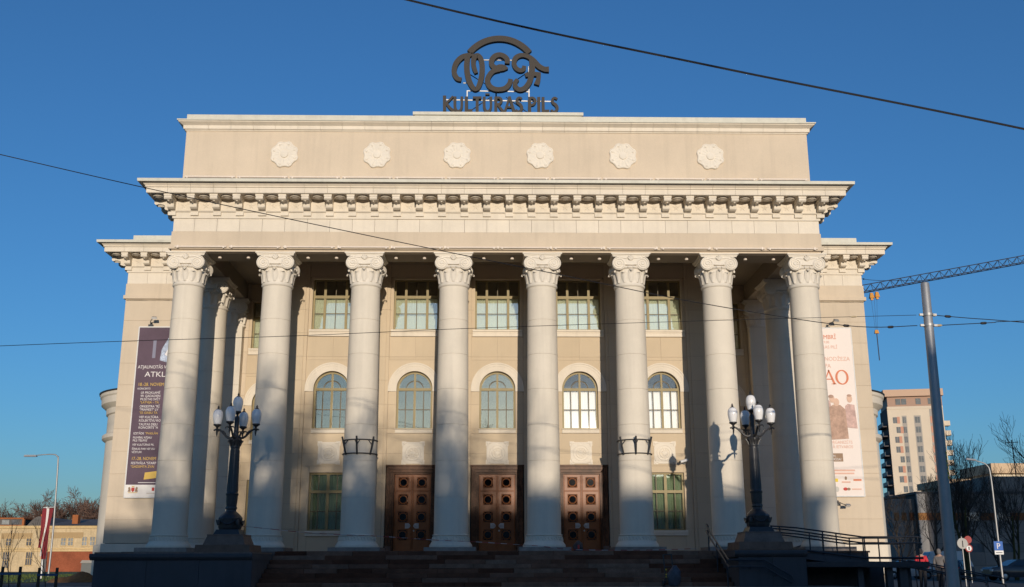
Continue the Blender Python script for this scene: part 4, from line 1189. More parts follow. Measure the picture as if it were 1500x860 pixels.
# spotlight picture at the top
print_poly(bl, [(0.05, 6.0), (0.55, 5.85), (0.80, 6.0), (0.78, 7.2), (0.35, 7.0), (0.1, 6.5)], M['ink_blue'])
print_poly(bl, [(0.25, 6.25), (0.62, 6.05), (0.66, 6.60), (0.42, 6.62)], M['ink_white'], 0.018)
print_rect(bl, -0.30, -0.16, 6.1, 6.9, plain('dim_blue_print', (0.22, 0.22, 0.30)), 'print')
for txt, z, h, c, x, sq in (
        ('ATJAUNOTĀS V', 5.63, 0.15, 'ink_white', .10, .86), ('ATKL', 5.26, 0.24, 'ink_white', .43, 1.15), ('18.-28. NOVEM', 4.85, 0.15, 'ink_gold', .17, .86),
        ('KONCERTS', 4.69, 0.085, 'ink_white', .17, .95), ('LR PROKLAMĒ', 4.50, 0.105, 'ink_white', .33, .92), ('99. GADADIEN', 4.355, 0.105, 'ink_white', .33, .92),
        ('PILSĒTAS SVĒT', 4.21, 0.105, 'ink_white', .33, .92), ('"LATVIJA – TA', 4.07, 0.105, 'ink_gold', .33, .92), ('ORĶESTRA "RĪ', 3.89, 0.105, 'ink_white', .33, .92),
        ('"FRAMEST" LV', 3.75, 0.105, 'ink_white', .34, .92), ('"ES GRIBU TA', 3.61, 0.105, 'ink_gold', .34, .92), ('VEF KULTŪRA', 3.42, 0.105, 'ink_white', .35, .92),
        ('KOLEKTĪVU KO', 3.27, 0.105, 'ink_white', .35, .92), ('TAUTAS DEJU', 3.10, 0.105, 'ink_white', .36, .92), ('KONCERTS "A', 2.96, 0.105, 'ink_white', .36, .92),
        ('IZSTĀDE', 2.71, 0.095, 'ink_white', .16, .92), ('"PVASLĀN', 2.71, 0.095, 'ink_gold', .68, .92), ('FILMIŅU ATJAU', 2.53, 0.095, 'ink_white', .16, .92), ('PILS TELPĀS', 2.40, 0.095, 'ink_white', .16, .92),
        ('VEF KULTŪRAS PIL', 2.22, 0.09, 'ink_white', .16, .92), ('ĒRIKAS PAR VEF KU', 2.04, 0.09, 'ink_white', .16, .92), ('VĒSTURI', 1.90, 0.09, 'ink_white', .16, .92),
        ('17.-28. NOVEM', 1.60, 0.14, 'ink_gold', .17, .86), ('FESTIVĀLA "STARP', 1.42, 0.105, 'ink_white', .17, .92), ('"GADSIMTA ZVAI', 1.27, 0.105, 'ink_gold', .17, .92)):
    row(bl, txt, z, h, M[c], x, sq)
print_poly(bl, [(X0 + .78, .76), (X0 + 1.42, .84), (X0 + 1.45, 1.14), (X0 + .81, 1.06)], M['ink_gold'])
print_rect(bl, X0 + 0.55, X0 + 1.40, 0.62, 0.645, M['ink_white'])
print_rect(bl, X0 + 0.02, -X0 - 0.02, 0.02, 0.54, plain('white_print', (0.78, 0.75, 0.72), 0.7), 'print', 0.010)
def crest(t, x, z):
    """small coat of arms: shield between two beasts over a ribbon"""
    print_poly(t, [(x - .07, z + .10), (x + .07, z + .10), (x + .07, z - .02), (x, z - .10), (x - .07, z - .02)], M['ink_red'], 0.018)
    for q in (-1, 1):
        print_poly(t, [(x + q * .09, z - .08), (x + q * .22, z - .08), (x + q * .19, z + .02), (x + q * .21, z + .10), (x + q * .13, z + .13), (x + q * .10, z + .03)], M['ink_brown'], 0.018)
    print_poly(t, [(x - .05, z + .12), (x + .05, z + .12), (x + .06, z + .18), (x, z + .15), (x - .06, z + .18)], M['ink_gold'], 0.018)
    print_rect(t, x - .20, x + .20, z - .13, z - .105, M['ink_gold'], 'print', 0.018)
crest(bl, X0 + 0.36, 0.32)
print_rect(bl, X0 + 1.17, X0 + 1.28, 0.28, 0.42, M['ink_red'], 'print', 0.018)
print_rect(bl, X0 + 0.95, X0 + 1.45, 0.17, 0.185, M['ink_brown'], 'print', 0.018)

br_ = banner(15.0, 2.1, 2.36, 9.87, M['banner_white'], 'pale concert banner with orange lettering on the right wing')
def rrow(txt, x, z, h, mat, sq=0.9): letters(txt, x, -0.012, z, h, mat, br_, sq, 0.08)
rrow('EMBRĪ', -0.36, 7.00, 0.20, M['ink_orange']); rrow('19.00', -0.31, 6.80, 0.12, M['ink_pale']); rrow('RAS PILĪ', -0.31, 6.56, 0.15, M['ink_pale'])
rrow('NODŽEZA', -0.26, 6.00, 0.19, M['ink_pale'], 0.92); rrow('PA', -0.27, 5.68, 0.19, M['ink_pale'])
for pts_, ws_ in (([(-0.38, 4.93), (-0.10, 5.56)], [0.04, 0.05]), ([(-0.12, 5.58), (0.12, 4.93)], [0.06, 0.10]), ([(-0.27, 5.16), (0.02, 5.16)], [0.04, 0.04]), ([(-0.02, 4.945), (0.20, 4.945)], [0.03, 0.03]), ([(-0.46, 4.945), (-0.28, 4.945)], [0.03, 0.03])):
    MB().ribbon(pts_, ws_, -0.016, -0.012).build('lettering', M['ink_orange'], br_)
MB().ribbon([(0.47 + 0.25 * math.cos(2 * PI * k / 32), 5.25 + 0.31 * math.sin(2 * PI * k / 32)) for k in range(33)], [0.045 + 0.05 * abs(math.cos(2 * PI * k / 32)) for k in range(33)], -0.016, -0.012).build('lettering', M['ink_orange'], br_)
skin_ = plain('print_skin', (0.66, 0.45, 0.34), 0.7); dark_ = mottled('print_dark_cloth', (0.45, 0.30, 0.23), 0.7, 2.5, 0.25, 12, 0); mid_ = mottled('print_mid_cloth', (0.54, 0.37, 0.33), 0.7, 2.5, 0.25, 12, 0)
def blob(cx, cz, rx, rz, mat, lift): print_poly(br_, [(cx + rx * math.cos(2 * PI * k / 14), cz + rz * math.sin(2 * PI * k / 14)) for k in range(14)], mat, lift)
print_poly(br_, [(-0.62, 2.7), (-0.52, 4.0), (-0.30, 4.30), (-0.14, 4.12), (-0.10, 2.9)], mid_, 0.011)
print_poly(br_, [(-0.30, 2.45), (-0.22, 3.9), (-0.05, 4.0), (0.28, 4.0), (0.50, 3.8), (0.55, 2.5)], dark_, 0.015)
print_poly(br_, [(0.45, 3.0), (0.50, 3.95), (0.62, 4.05), (0.92, 4.0), (0.98, 2.95)], mid_, 0.013)
blob(-0.06, 4.26, 0.12, 0.16, skin_, 0.018); blob(0.12, 4.12, 0.13, 0.18, skin_, 0.021); blob(0.72, 4.28, 0.12, 0.18, skin_, 0.018); blob(-0.10, 4.38, 0.12, 0.08, dark_, 0.020); blob(0.72, 4.42, 0.11, 0.06, dark_, 0.020)
rrow('ORGANIZĒTS', -0.32, 2.28, 0.14, M['ink_pale'], 0.86); rrow('GĀ IETVAROS', -0.32, 2.08, 0.14, M['ink_pale'], 0.86)
print_rect(br_, -0.40, 0.22, 1.50, 1.86, M['ink_brown']); letters('AIN', -0.33, -0.019, 1.70, 0.10, M['ink_white'], br_, 0.95, 0.08); letters('A RĪGA!', -0.33, -0.019, 1.55, 0.10, M['ink_white'], br_, 0.95, 0.08)
print_rect(br_, -0.30, 0.70, 1.08, 1.15, M['ink_pale']); print_rect(br_, -0.30, 0.66, 0.95, 1.02, M['ink_pale'])
print_rect(br_, -0.40, -0.08, 0.62, 0.76, M['ink_yellow']); print_rect(br_, 0.60, 0.95, 0.66, 0.74, M['ink_orange']); blob(0.27, 0.78, 0.05, 0.08, M['ink_brown'], 0.012); print_rect(br_, 0.08, 0.46, 0.58, 0.64, M['ink_pale'])
blob(-0.16, 0.30, 0.10, 0.12, plain('grey_print', (0.5, 0.48, 0.44)), 0.012); blob(0.22, 0.31, 0.10, 0.07, M['ink_red'], 0.012); blob(0.36, 0.31, 0.08, 0.06, M['ink_brown'], 0.013); print_rect(br_, 0.50, 0.92, 0.28, 0.33, M['ink_pale'])

def banner_light(x, z, up, label):
    t = empty('banner_light', (x, YWING, z), label, 'floodlight', 'floodlights at the banners')
    MB().tube(smooth_path([(0, 0, 0), (0.02, -0.25, 0.02 * up), (0.12, -0.45, 0.12 * up), (0.30, -0.62, 0.20 * up)], 4), 0.022, 6).box(-0.07, 0.07, -0.03, 0.0, -0.09, 0.09).build('arm', M['metal_dark'], t)
    t.scale = (0.75, 0.75, 0.75)
    MB().box(-0.14, 0.14, -0.12, 0.0, -0.20, -0.06).build('control_box', M['metal_dark'], t, rot=(0, 0, 0))
    h = MB().tapered(-0.16, 0.16, -0.10, 0.10, -0.06, 0.06, 0.03).build('head', M['metal_grey'], t, loc=(0.36, -0.66, 0.22 * up), rot=(0.5 * up, 0, 0.3))
    MB().box(-0.13, 0.13, -0.07, 0.07, -0.068, -0.061).build('glass_front', M['lamp_glass'], h)
banner_light(-15.55, 10.02, 1, 'small floodlight arm above the dark plum banner')
banner_light(15.02, 9.98, 1, 'small floodlight arm above the pale concert banner')
banner_light(14.85, 2.12, -1, 'small floodlight arm below the pale concert banner')
# ------------------------------------------------------------------ handrails and ramp right of the stairs
t = empty('stair_handrail', (7.3, -2.0, -0.05), 'dark double handrail running down the right end of the stairs', 'handrail')
o = Vector(t.location)
for dz in (0.0, -0.21):
    P = [Vector(p) + Vector((0, 0, dz)) for p in ((7.30, -1.75, 0.80), (7.28, -2.0, 0.83), (7.22, -2.3, 0.72), (7.14, -5.5, -0.30), (7.16, -5.75, -0.37), (7.45, -5.80, -0.37), (8.18, -5.80, -0.38), (8.30, -5.80, -0.42), (9.05, -5.80, -0.86))]
    MB().tube([p - o for p in smooth_path([tuple(p) for p in P], 3) and [Vector(q) for q in smooth_path([tuple(p) for p in P], 3)]], 0.028, 8).build('rail', M['metal_dark'], t, smooth=60)
MB().tube([Vector((9.05, -5.80, -0.86)) - o, Vector((9.10, -5.80, -0.98)) - o, Vector((9.05, -5.80, -1.07)) - o], 0.028, 8).build('rail_end', M['metal_dark'], t, smooth=60)
for p, q in (((7.28, -2.15, -0.06), 0.80), ((7.18, -3.9, -0.75), 0.20), ((7.14, -5.5, -1.2), -0.30)):
    MB().tube([Vector(p) - o, Vector((p[0], p[1], q)) - o], 0.024, 8).build('post', M['metal_dark'], t, smooth=60)
for x in (7.8, 8.6):
    zr = -0.38 if x < 8.3 else -0.60
    MB().tube([Vector((x, -5.80, zr - 0.21)) - o, Vector((x, -5.62, zr - 0.25)) - o], 0.018, 6).build('wall_bracket', M['metal_dark'], t)

ramp = empty('access_ramp', (11.7, -4.0, -1.5), 'dark concrete access ramp on posts right of the podium', 'ramp')
o = Vector(ramp.location)
def rp(*P): return [tuple(Vector(p) - o) for p in P]
m = MB()
for (xa, za, xb, zb) in ((9.62, -0.14, 11.75, -0.43), (11.751, -0.43, 13.72, -0.45)):
    b = len(m.v)
    for y in (-4.9, -3.3):
        m.v += rp((xa, y, za), (xb, y, zb), (xb, y, zb - 0.19), (xa, y, za - 0.19))
    m.f += [(b, b + 1, b + 2, b + 3), (b + 7, b + 6, b + 5, b + 4), (b, b + 4, b + 5, b + 1), (b + 3, b + 2, b + 6, b + 7), (b + 1, b + 5, b + 6, b + 2), (b, b + 3, b + 7, b + 4)]
m.build('deck', M['podium'], ramp)
MB().box(*[v for v in (9.62 - o.x, 13.74 - o.x)], -4.94 - o.y, -4.905 - o.y, -0.60 - o.z, -0.44 - o.z).build('edge_beam', M['metal_dark'], ramp)
for x, y, w in ((11.66, -4.4, 0.09), (12.55, -4.55, 0.10), (12.98, -4.55, 0.13), (13.5, -3.6, 0.10)):
    MB().box(x - w - o.x, x + w - o.x, y - w - o.y, y + w - o.y, -0.1, -0.62 - o.z).build('support_post', M['podium'], ramp)
MB().box(9.65 - o.x, 13.1 - o.x, -2.6 - o.y, -2.3 - o.y, -0.15, 1.03).build('rear_wall', M['podium'], ramp)
MB().box(9.63 - o.x, 12.4 - o.x, -3.25 - o.y, -2.9 - o.y, 0.1, 1.36).build('rear_ledge', M['podium'], ramp)
MB().box(9.63 - o.x, 12.45 - o.x, -3.28 - o.y, -2.85 - o.y, 1.361, 1.42).build('ledge_stone', M['granite'], ramp)
for y in (-4.82, -3.38):
    for dz in (0, -0.19):
        P = [(8.75, y, 0.68 + dz), (9.6, y, 0.62 + dz), (11.7, y, 0.33 + dz), (13.52, y, 0.33 + dz), (13.60, y, 0.28 + dz)]
        MB().tube(rp(*P), 0.026, 7).build('rail', M['metal_dark'], ramp, smooth=60)
    for x, zt in ((9.05, 0.67), (10.42, 0.50), (10.85, 0.45), (11.75, 0.33), (12.2, 0.33), (13.48, 0.33)):
        MB().tube(rp((x, y, zt), (x, y, -0.5 if x > 11 else -0.25)), 0.022, 7).build('post', M['metal_dark'], ramp, smooth=60)
MB().tube(rp((9.65, -4.82, -0.06), (11.7, -4.82, -0.32), (13.6, -4.82, -0.33)), 0.04, 6).build('kick_rail', M['metal_dark'], ramp, smooth=60)

lr = empty('ramp_handrail', (15.5, -3.5, -1.45), 'low dark sloping handrails beyond the ramp landing', 'handrail')
o2 = Vector(lr.location)
for y, s in ((-3.5, 0), (-2.1, 0.05)):
    for dz in (0, -0.19):
        P = [(13.6, y, -0.40 + dz + s), (14.24, y, -0.49 + dz + s), (16.7, y, -0.96 + dz + s), (16.8, y, -1.00 + dz + s), (16.78, y, -1.10 + dz + s)]
        MB().tube([tuple(Vector(p) - o2) for p in P], 0.024, 7).build('rail', M['metal_dark'], lr, smooth=60)
    for x in (14.4, 15.3, 16.2):
        zt = -0.49 - (x - 14.24) * 0.19
        MB().tube([tuple(Vector((x, y, zt + s)) - o2), tuple(Vector((x, y, -1.6)) - o2)], 0.02, 6).build('post', M['metal_dark'], lr, smooth=60)
# stair rails at the far side of the ramp, rising to the right
sr = empty('side_stair_handrail', (12.2, 1.0, -0.3), 'slanting double handrail behind the ramp by the right wing', 'handrail')
for dz in (0, -0.2):
    MB().tube([(-2.2, 0, -0.30 + dz + 0.35), (0.0, 0, 0.36 + dz + 0.35), (0.4, 0, 0.36 + dz + 0.35)], 0.026, 7).build('rail', M['metal_dark'], sr, smooth=60)
for x in (-1.9, -0.9, 0.1):
    MB().tube([(x, 0, -0.4), (x, 0, 0.70 + min(0, x) * 0.3)], 0.022, 6).build('post', M['metal_dark'], sr, smooth=60)

# ------------------------------------------------------------------ tape, bag, trolley
M['tape'] = striped('red_white_tape', ((0.30, 0.05, 0.05), (0.42, 0.38, 0.38)), 0, 0.22)
pts = [(-8.35, -4.1, 0.72), (-7.6, -3.2, 0.66), (-6.6, -1.6, 0.58), (-5.55, -0.72, 0.54), (-4.6, -0.95, 0.50), (-3.86, -0.95, 0.46), (-2.6, -0.90, 0.37), (-1.7, -0.85, 0.32), (-0.6, -1.0, 0.27), (0.6, -1.0, 0.19), (1.6, -0.98, 0.12), (2.4, -1.3, 0.02), (3.6, -1.6, -0.02), (5.3, -1.7, -0.02), (6.9, -1.8, 0.02)]
q = smooth_path(pts, 4); m = MB()
for i, (x, y, z) in enumerate(q):
    tw = 0.5 + 0.5 * math.sin(i * 0.9)
    m.v += [(x, y - 0.006 * tw, z + 0.012 - 0.004 * tw), (x, y + 0.006 * tw, z - 0.012 + 0.004 * tw)]
for i in range(len(q) - 1): m.f.append((2 * i, 2 * i + 1, 2 * i + 3, 2 * i + 2))
tp = m.build('barrier_tape', M['tape'])
tag(tp, 'red and white barrier tape strung from the left lamp past the columns', 'tape')

M['sack'] = mottled('grey_blue_plastic', (0.06, 0.068, 0.085), 0.5, 4, 0.3, 30, 0.2)
def sack(name, loc, h, r, mat, label, cat, lean=0.0, seed=1):
    rnd = random.Random(seed); m = MB(); n = 20; rows = 10
    for j in range(rows + 1):
        t_ = j / rows
        rr = r * (0.85 + 0.4 * math.sin(PI * min(1, t_ * 1.15)) - 0.75 * max(0, t_ - 0.75) * 3)
        for i in range(n):
            a = 2 * PI * i / n
            k = rr * (1 + 0.10 * math.sin(3 * a + j) + rnd.uniform(-0.07, 0.07))
            m.v.append((k * math.cos(a) + lean * t_, k * math.sin(a) * 0.8, h * t_))
    for j in range(rows):
        for i in range(n): m.f.append((j * n + i, j * n + (i + 1) % n, (j + 1) * n + (i + 1) % n, (j + 1) * n + i))
    m.f.append(tuple(rows * n + i for i in range(n))); m.f.append(tuple(reversed(range(n))))
    o_ = m.build(name, mat, None, loc, smooth=70)
    return tag(o_, label, cat)
sk = sack('rubbish_bag', (3.02, 1.2, -0.05), 0.42, 0.15, M['sack'], 'small grey-blue plastic bag before the right-hand door', 'bag', 0.02, 3)
MB().box(-0.02, 0.05, -0.16, -0.12, 0.12, 0.26).build('red_print', M['ink_red'], sk)
tr = empty('hand_trolley', (5.40, -5.15, -1.19), 'dark hand trolley with a grey sack at the foot of the stairs', 'trolley')
m = MB()
for x in (-0.13, 0.13): m.tube([(x, 0.10, 0.10), (x, 0.16, 0.5), (x - 0.03, 0.22, 0.98)], 0.02, 6)
for z, y in ((0.3, 0.13), (0.6, 0.175), (0.98, 0.22)): m.tube([(-0.14, y, z), (0.13, y, z)], 0.018, 6)
m.box(-0.18, 0.18, -0.14, 0.12, 0.02, 0.05)
m.build('frame', M['metal_black'], tr, smooth=50)
for x in (-0.2, 0.2): MB().lathe([(0.03, -0.025), (0.10, -0.025), (0.11, 0), (0.10, 0.025), (0.03, 0.025)], 14, (x, 0.14, 0.11), axis='x').build('wheel', M['metal_black'], tr, smooth=40)
s2 = sack('sack', (0.10, -0.06, 0.03), 0.62, 0.17, M['sack'], 'x', 'x', 0.05, 8); s2.parent = tr
del s2['label']; del s2['category']
for z in (0.35, 0.5, 0.28): MB().box(-0.13, -0.09, 0.02, 0.09, z, z + 0.04).build('yellow_marker', M['ink_yellow'], tr)

# ------------------------------------------------------------------ tram pole and overhead wires
pole = empty('tram_pole', (10.98, -12.94, -1.9), 'tall tapering steel tram pole at the right', 'pole', rot=(0, 0.011, 0))
MB().lathe([(0.155, 0), (0.15, 0.5), (0.132, 4.0), (0.108, 8.45), (0.10, 8.47), (0.0, 8.50)], 20).build('shaft', M['metal_grey'], pole, smooth=50)
for z in (7.30, 7.58):
    MB().lathe([(0.114, z), (0.135, z + 0.005), (0.135, z + 0.07), (0.114, z + 0.075)], 16, cap=False).box(0.13, 0.22, -0.03, 0.03, z + 0.01, z + 0.065).box(-0.22, -0.13, -0.03, 0.03, z + 0.01, z + 0.065).build('clamp', M['metal_grey'], pole, smooth=40)
st = MB()
for k in range(7): st.lathe([(0.1385, 3.42 + k * 0.10), (0.1380, 3.49 + k * 0.10)], 6, a0=-1.0, a1=-0.35, cap=False)
st.build('warning_sticker', M['ink_yellow'], pole)

def wire(name, pts, r, label, insul=(), n=8):
    q = smooth_path(pts, n)
    o_ = MB().tube(q, r, 5).build(name, M['wire'], None, smooth=70)
    tag(o_, label, 'wire')
    for k, (t_, mat) in enumerate(insul):
        i = int(t_ * (len(q) - 2)); a = Vector(q[i]); d = (Vector(q[i + 1]) - a).normalized()
        MB().tube([tuple(a - d * 0.09), tuple(a - d * 0.05), tuple(a + d * 0.05), tuple(a + d * 0.09)], [r * 1.2, r * 3.2, r * 3.2, r * 1.2], 7).build('insulator', M[mat], o_, smooth=50)
    return o_
M['insulator'] = plain('tan_insulator', (0.45, 0.36, 0.22), 0.5)
wire('overhead_cable', [(-9.5, -25.4, 9.65), (-1.48, -24.94, 7.66), (3.12, -24.94, 6.59), (7.58, -24.94, 5.63), (14, -24.5, 4.35)], 0.017, 'thick black cable crossing the sky above the palace')
wire('span_wire', [(-22, -19, 10.4), (-11.25, -16.94, 8.40), (-7.16, -16.1, 7.69), (-2.82, -15.3, 6.98), (1.61, -14.5, 6.29), (5.04, -13.9, 5.76), (8.8, -13.27, 5.35), (10.76, -12.94, 5.43)], 0.011, 'thin dark wire slanting from top left down to the tram pole', ((0.955, 'wire'), (0.885, 'wire')))
wire('span_wire', [(-24, -18.5, 3.0), (-10.72, -16.94, 4.02), (-4.73, -15.67, 4.53), (-0.7, -14.9, 4.89), (5.02, -13.9, 5.32), (10.76, -12.94, 5.71)], 0.007, 'very thin level wire passing before the upper windows to the pole', ((0.97, 'insulator'),))
wire('span_wire', [(11.20, -12.94, 5.71), (12.14, -12.94, 5.63), (13.55, -12.94, 5.52), (20, -12, 5.2)], 0.011, 'upper short wire leaving the tram pole to the right', ((0.04, 'insulator'), (0.20, 'wire')))
wire('span_wire', [(11.20, -12.94, 5.43), (12.66, -12.94, 5.51), (13.56, -12.94, 5.56), (20, -12, 5.9)], 0.011, 'lower short wire leaving the tram pole to the right', ((0.06, 'insulator'), (0.32, 'wire')))
wire('far_wire', [(38, 75, 33.0), (44.4, 81, 32.76), (50.6, 81, 32.61), (51.6, 81, 32.55)], 0.03, 'faint far wire right of the wing cornice above the crane jib', ((0.35, 'wire'), (0.6, 'wire')))

# ------------------------------------------------------------------ tower crane far behind
M['crane'] = mottled('dark_crane_steel', (0.05, 0.055, 0.07), 0.5, 1, 0.1, 10, 0)
M['crane_orange'] = plain('orange_crane_paint', (0.55, 0.24, 0.03), 0.5)
cr = empty('tower_crane', (150, 161, -1.6), 'dark lattice tower crane with an orange trolley beyond the right wing', 'crane')
A = Vector((60.0 - 150, 0, 49.6 + 1.6)); B = Vector((153.0 - 150, 0, 67.2 + 1.6))
dv = (B - A); n = 46
m = MB()
offs = [Vector((0, -0.7, 0)), Vector((0, 0.7, 0)), Vector((0.3, 0, 1.55))]
for f_ in offs: m.tube([A + f_, B + f_], 0.09, 4)
m.build('jib_chord', M['crane'], cr)
m = MB()
for k in range(n):
    p0 = A + dv * (k / n); p1 = A + dv * ((k + 0.5) / n); p2 = A + dv * ((k + 1) / n)
    for f_ in offs[:2]:
        m.tube([p0 + f_, p1 + offs[2]], 0.06, 3); m.tube([p1 + offs[2], p2 + f_], 0.06, 3)
    m.tube([p0 + offs[0], p2 + offs[1]], 0.05, 3)
m.build('jib_lattice', M['crane'], cr)
m = MB()
for sx in (-0.9, 0.9):
    for sy in (-0.9, 0.9): m.tube([(sx, sy, 0), (sx, sy, 71)], 0.14, 4)
for k in range(36):
    z = k * 2.0; s_ = 1 if k % 2 else -1
    m.tube([(-0.9 * s_, -0.9, z), (0.9 * s_, -0.9, z + 2)], 0.07, 3); m.tube([(-0.9 * s_, 0.9, z), (0.9 * s_, 0.9, z + 2)], 0.07, 3)
    m.tube([(-0.9, -0.9 * s_, z), (-0.9, 0.9 * s_, z + 2)], 0.07, 3); m.tube([(0.9, -0.9 * s_, z), (0.9, 0.9 * s_, z + 2)], 0.07, 3)
m.build('mast', M['crane'], cr)
for xx, zz in ((75.4, 51.2), (76.5, 51.4)):
    MB().tapered(-0.45, 0.45, -0.4, 0.4, -0.2, 0.9, 0.2).box(-0.25, 0.25, -0.2, 0.2, -0.6, -0.2).build('trolley', M['crane_orange'], cr, (xx - 150, 0, zz + 1.6))
m = MB()
for dx in (-0.5, 0.0, 0.45): m.tube([(75.9 - 150 + dx * 1.3, 0, 51.6 + 1.6), (75.75 - 150 + dx * 0.4, 0, 44.4 + 1.6)], 0.022, 4)
m.build('hoist_rope', M['crane'], cr)
MB().tapered(-0.42, 0.42, -0.25, 0.25, -0.4, 0.3, 0.12).build('hook_block', M['crane_orange'], cr, (75.75 - 150, 0, 44.2 + 1.6))
MB().tube([(75.75 - 150, 0, 43.8 + 1.6), (75.8 - 150, 0, 38.4 + 1.6)], 0.10, 5).build('hook_chain', M['crane'], cr)

# ------------------------------------------------------------------ trees
M['bark'] = mottled('bare_bark', (0.055, 0.045, 0.036), 0.9, 3, 0.3, 20, 0.5)
M['bark_moss'] = mottled('mossy_bark', (0.075, 0.07, 0.025), 0.9, 3, 0.4, 20, 0.5)
M['bark_red'] = mottled('reddish_twigs', (0.12, 0.072, 0.055), 0.9, 0.5, 0.35, 6, 0)
def tree_meshes(seed, h, trunk_h, r0, levels, kids, spread_, up, bark, twig, minr=0.006, stems=1, shape=0.62):
    rnd = random.Random(seed); T = MB(); Cn = MB()
    def grow(p, d, L, r, lev, target):
        segs = 4 if lev <= 1 else 3
        pts = [p]; q = Vector(p); dd = Vector(d)
        for k in range(segs):
            dd = (dd + Vector((rnd.uniform(-1, 1), rnd.uniform(-1, 1), rnd.uniform(-0.5, 0.9))) * (0.10 + 0.05 * lev) + Vector((0, 0, up))).normalized()
            q = q + dd * (L / segs); pts.append(q.copy())
        rr = [max(minr, r * (1 - 0.65 * k / segs)) for k in range(segs + 1)]
        target.tube([tuple(x) for x in pts], rr, 6 if lev == 0 else 4 if lev == 1 else 3, cap=False)
        if lev >= levels: return
        nk = kids[min(lev, len(kids) - 1)]
        for k in range(nk):
            t_ = 0.30 + 0.70 * (k + rnd.random()) / nk
            i = min(segs - 1, int(t_ * segs)); f = t_ * segs - i
            b = pts[i].lerp(pts[i + 1], min(1, f))
            ax = (pts[i + 1] - pts[i]).normalized()
            u = ax.cross(Vector((rnd.uniform(-1, 1), rnd.uniform(-1, 1), rnd.uniform(-1, 1)))).normalized()
            nd = (ax * rnd.uniform(0.7, 1.1) + u * spread_ * rnd.uniform(0.6, 1.2)).normalized()
            grow(b, nd, L * rnd.uniform(shape - 0.14, shape + 0.12) * (1.15 - 0.35 * t_), max(minr, rr[i] * 0.6), lev + 1, Cn)
    for s_ in range(stems):
        lean = Vector((rnd.uniform(-0.12, 0.12), rnd.uniform(-0.12, 0.12), 1)).normalized()
        if stems > 1: lean = Vector((0.16 * (s_ * 2 - 1), 0.05, 1)).normalized()
        grow(Vector((0.1 * s_, 0, -0.15)), lean, h * 0.72, r0, 0, T)
    return T.mesh('trunk', bark, 60), Cn.mesh('crown', twig, 60)
def plant(name, meshes, loc, rz, sc, label, group, lean=None):
    t_ = empty(name, loc, label, 'tree', group)
    put('trunk', meshes[0], t_, (0, 0, 0), (0, 0, rz), (sc, sc, sc)); put('crown', meshes[1], t_, (0, 0, 0), (0, 0, rz), (sc, sc, sc))
    return t_
TR = [tree_meshes(11, 8.2, 2, 0.15, 4, (8, 5, 4, 3), 0.62, 0.12, M['bark_moss'], M['bark'], 0.0085),
      tree_meshes(12, 6.6, 2, 0.13, 4, (8, 5, 4, 3), 0.65, 0.12, M['bark'], M['bark'], 0.0085),
      tree_meshes(13, 8.0, 2, 0.14, 4, (7, 5, 4, 3), 0.55, 0.13, M['bark_moss'], M['bark'], 0.0085, stems=2)]
G1 = 'bare trees in front of the grey building'
plant('bare_tree', TR[1], (31.0, 36.0, -1.7), 0.4, 0.95, 'bare tree just left of the tram pole', G1)
plant('bare_tree', TR[2], (33.4, 36.0, -1.7), 1.4, 1.0, 'two-stemmed mossy bare tree just right of the tram pole', G1)
plant('bare_tree', TR[1], (35.9, 37.0, -1.7), 2.9, 0.85, 'bare tree behind the street lamp with the parking sign', G1)
plant('bare_tree', TR[0], (40.2, 36.0, -1.7), 4.0, 1.18, 'bare tree cut by the right picture edge', G1)
plant('bare_tree', TR[1], (29.6, 39.0, -1.7), 5.2, 0.80, 'small bare tree left of the tram pole beside the grey annex', G1)
plant('bare_tree', TR[0], (35.0, 40.5, -1.7), 0.9, 0.82, 'slim bare tree between the two-stemmed tree and the street lamp', G1)
plant('bare_tree', TR[2], (38.3, 39.5, -1.7), 3.3, 0.84, 'bare tree right of the street lamp with the parking sign', G1)
FT = [tree_meshes(21, 13, 2, 0.22, 4, (10, 7, 6, 4), 0.85, 0.02, M['bark_red'], M['bark_red'], 0.03), tree_meshes(22, 12, 2, 0.22, 4, (10, 7, 6, 4), 0.9, 0.0, M['bark_red'], M['bark_red'], 0.03)]
lab = ['low bare tree at the far left edge behind the factory', 'second bare tree from the left behind the factory roof', 'rounded bare tree behind the left factory roof', 'bare tree behind the red flag', 'tall reddish bare tree right of the red flag', 'broad reddish bare tree above the grey factory roof', 'reddish bare tree next to the left wing']
for k, (x, sc) in enumerate(((-103, 0.80), (-98, 0.92), (-93.5, 0.98), (-89.5, 0.94), (-86.0, 1.02), (-82.0, 1.04), (-77.5, 0.98))):
    plant('bare_tree', FT[k % 2], (x, 176 + 5 * (k % 3), -1.5), k * 1.7, sc, lab[k], 'bare trees behind the factory')

# saplings tied to stakes at the left
M['stake'] = mottled('dark_stake', (0.05, 0.04, 0.03), 0.9, 4, 0.2, 20, 0.2)  # even dark brown tone
M['blue_tie'] = plain('blue_tie', (0.03, 0.08, 0.16), 0.6)
SP = tree_meshes(31, 3.4, 1, 0.028, 2, (8, 4), 0.5, 0.10, M['bark'], M['bark'], 0.006)
def sapling(x, y, w, ties, label, hs):
    gz = ground_z(x, y)
    t_ = empty('staked_sapling', (x, y, gz), label, 'sapling', 'staked saplings on the lawn edge')
    put('trunk', SP[0], t_, (0, 0, 0), (0, 0, x), (0.55, 0.55, 0.55)); put('crown', SP[1], t_, (0, 0, 0), (0, 0, x), (0.55, 0.55, 0.55))
    for dx in (-w, w): MB().tapered(-0.035 + dx, 0.035 + dx, -0.035, 0.035, -0.1, hs, 0.005).build('stake', M['stake'], t_)
    MB().box(-w - 0.04, w + 0.04, -0.045, -0.036, hs - 0.22, hs - 0.16).build('tie', M['blue_tie'], t_)
sapling(-13.35, -9.2, 0.24, 1, 'staked sapling with a blue tie at the far left', 0.66)
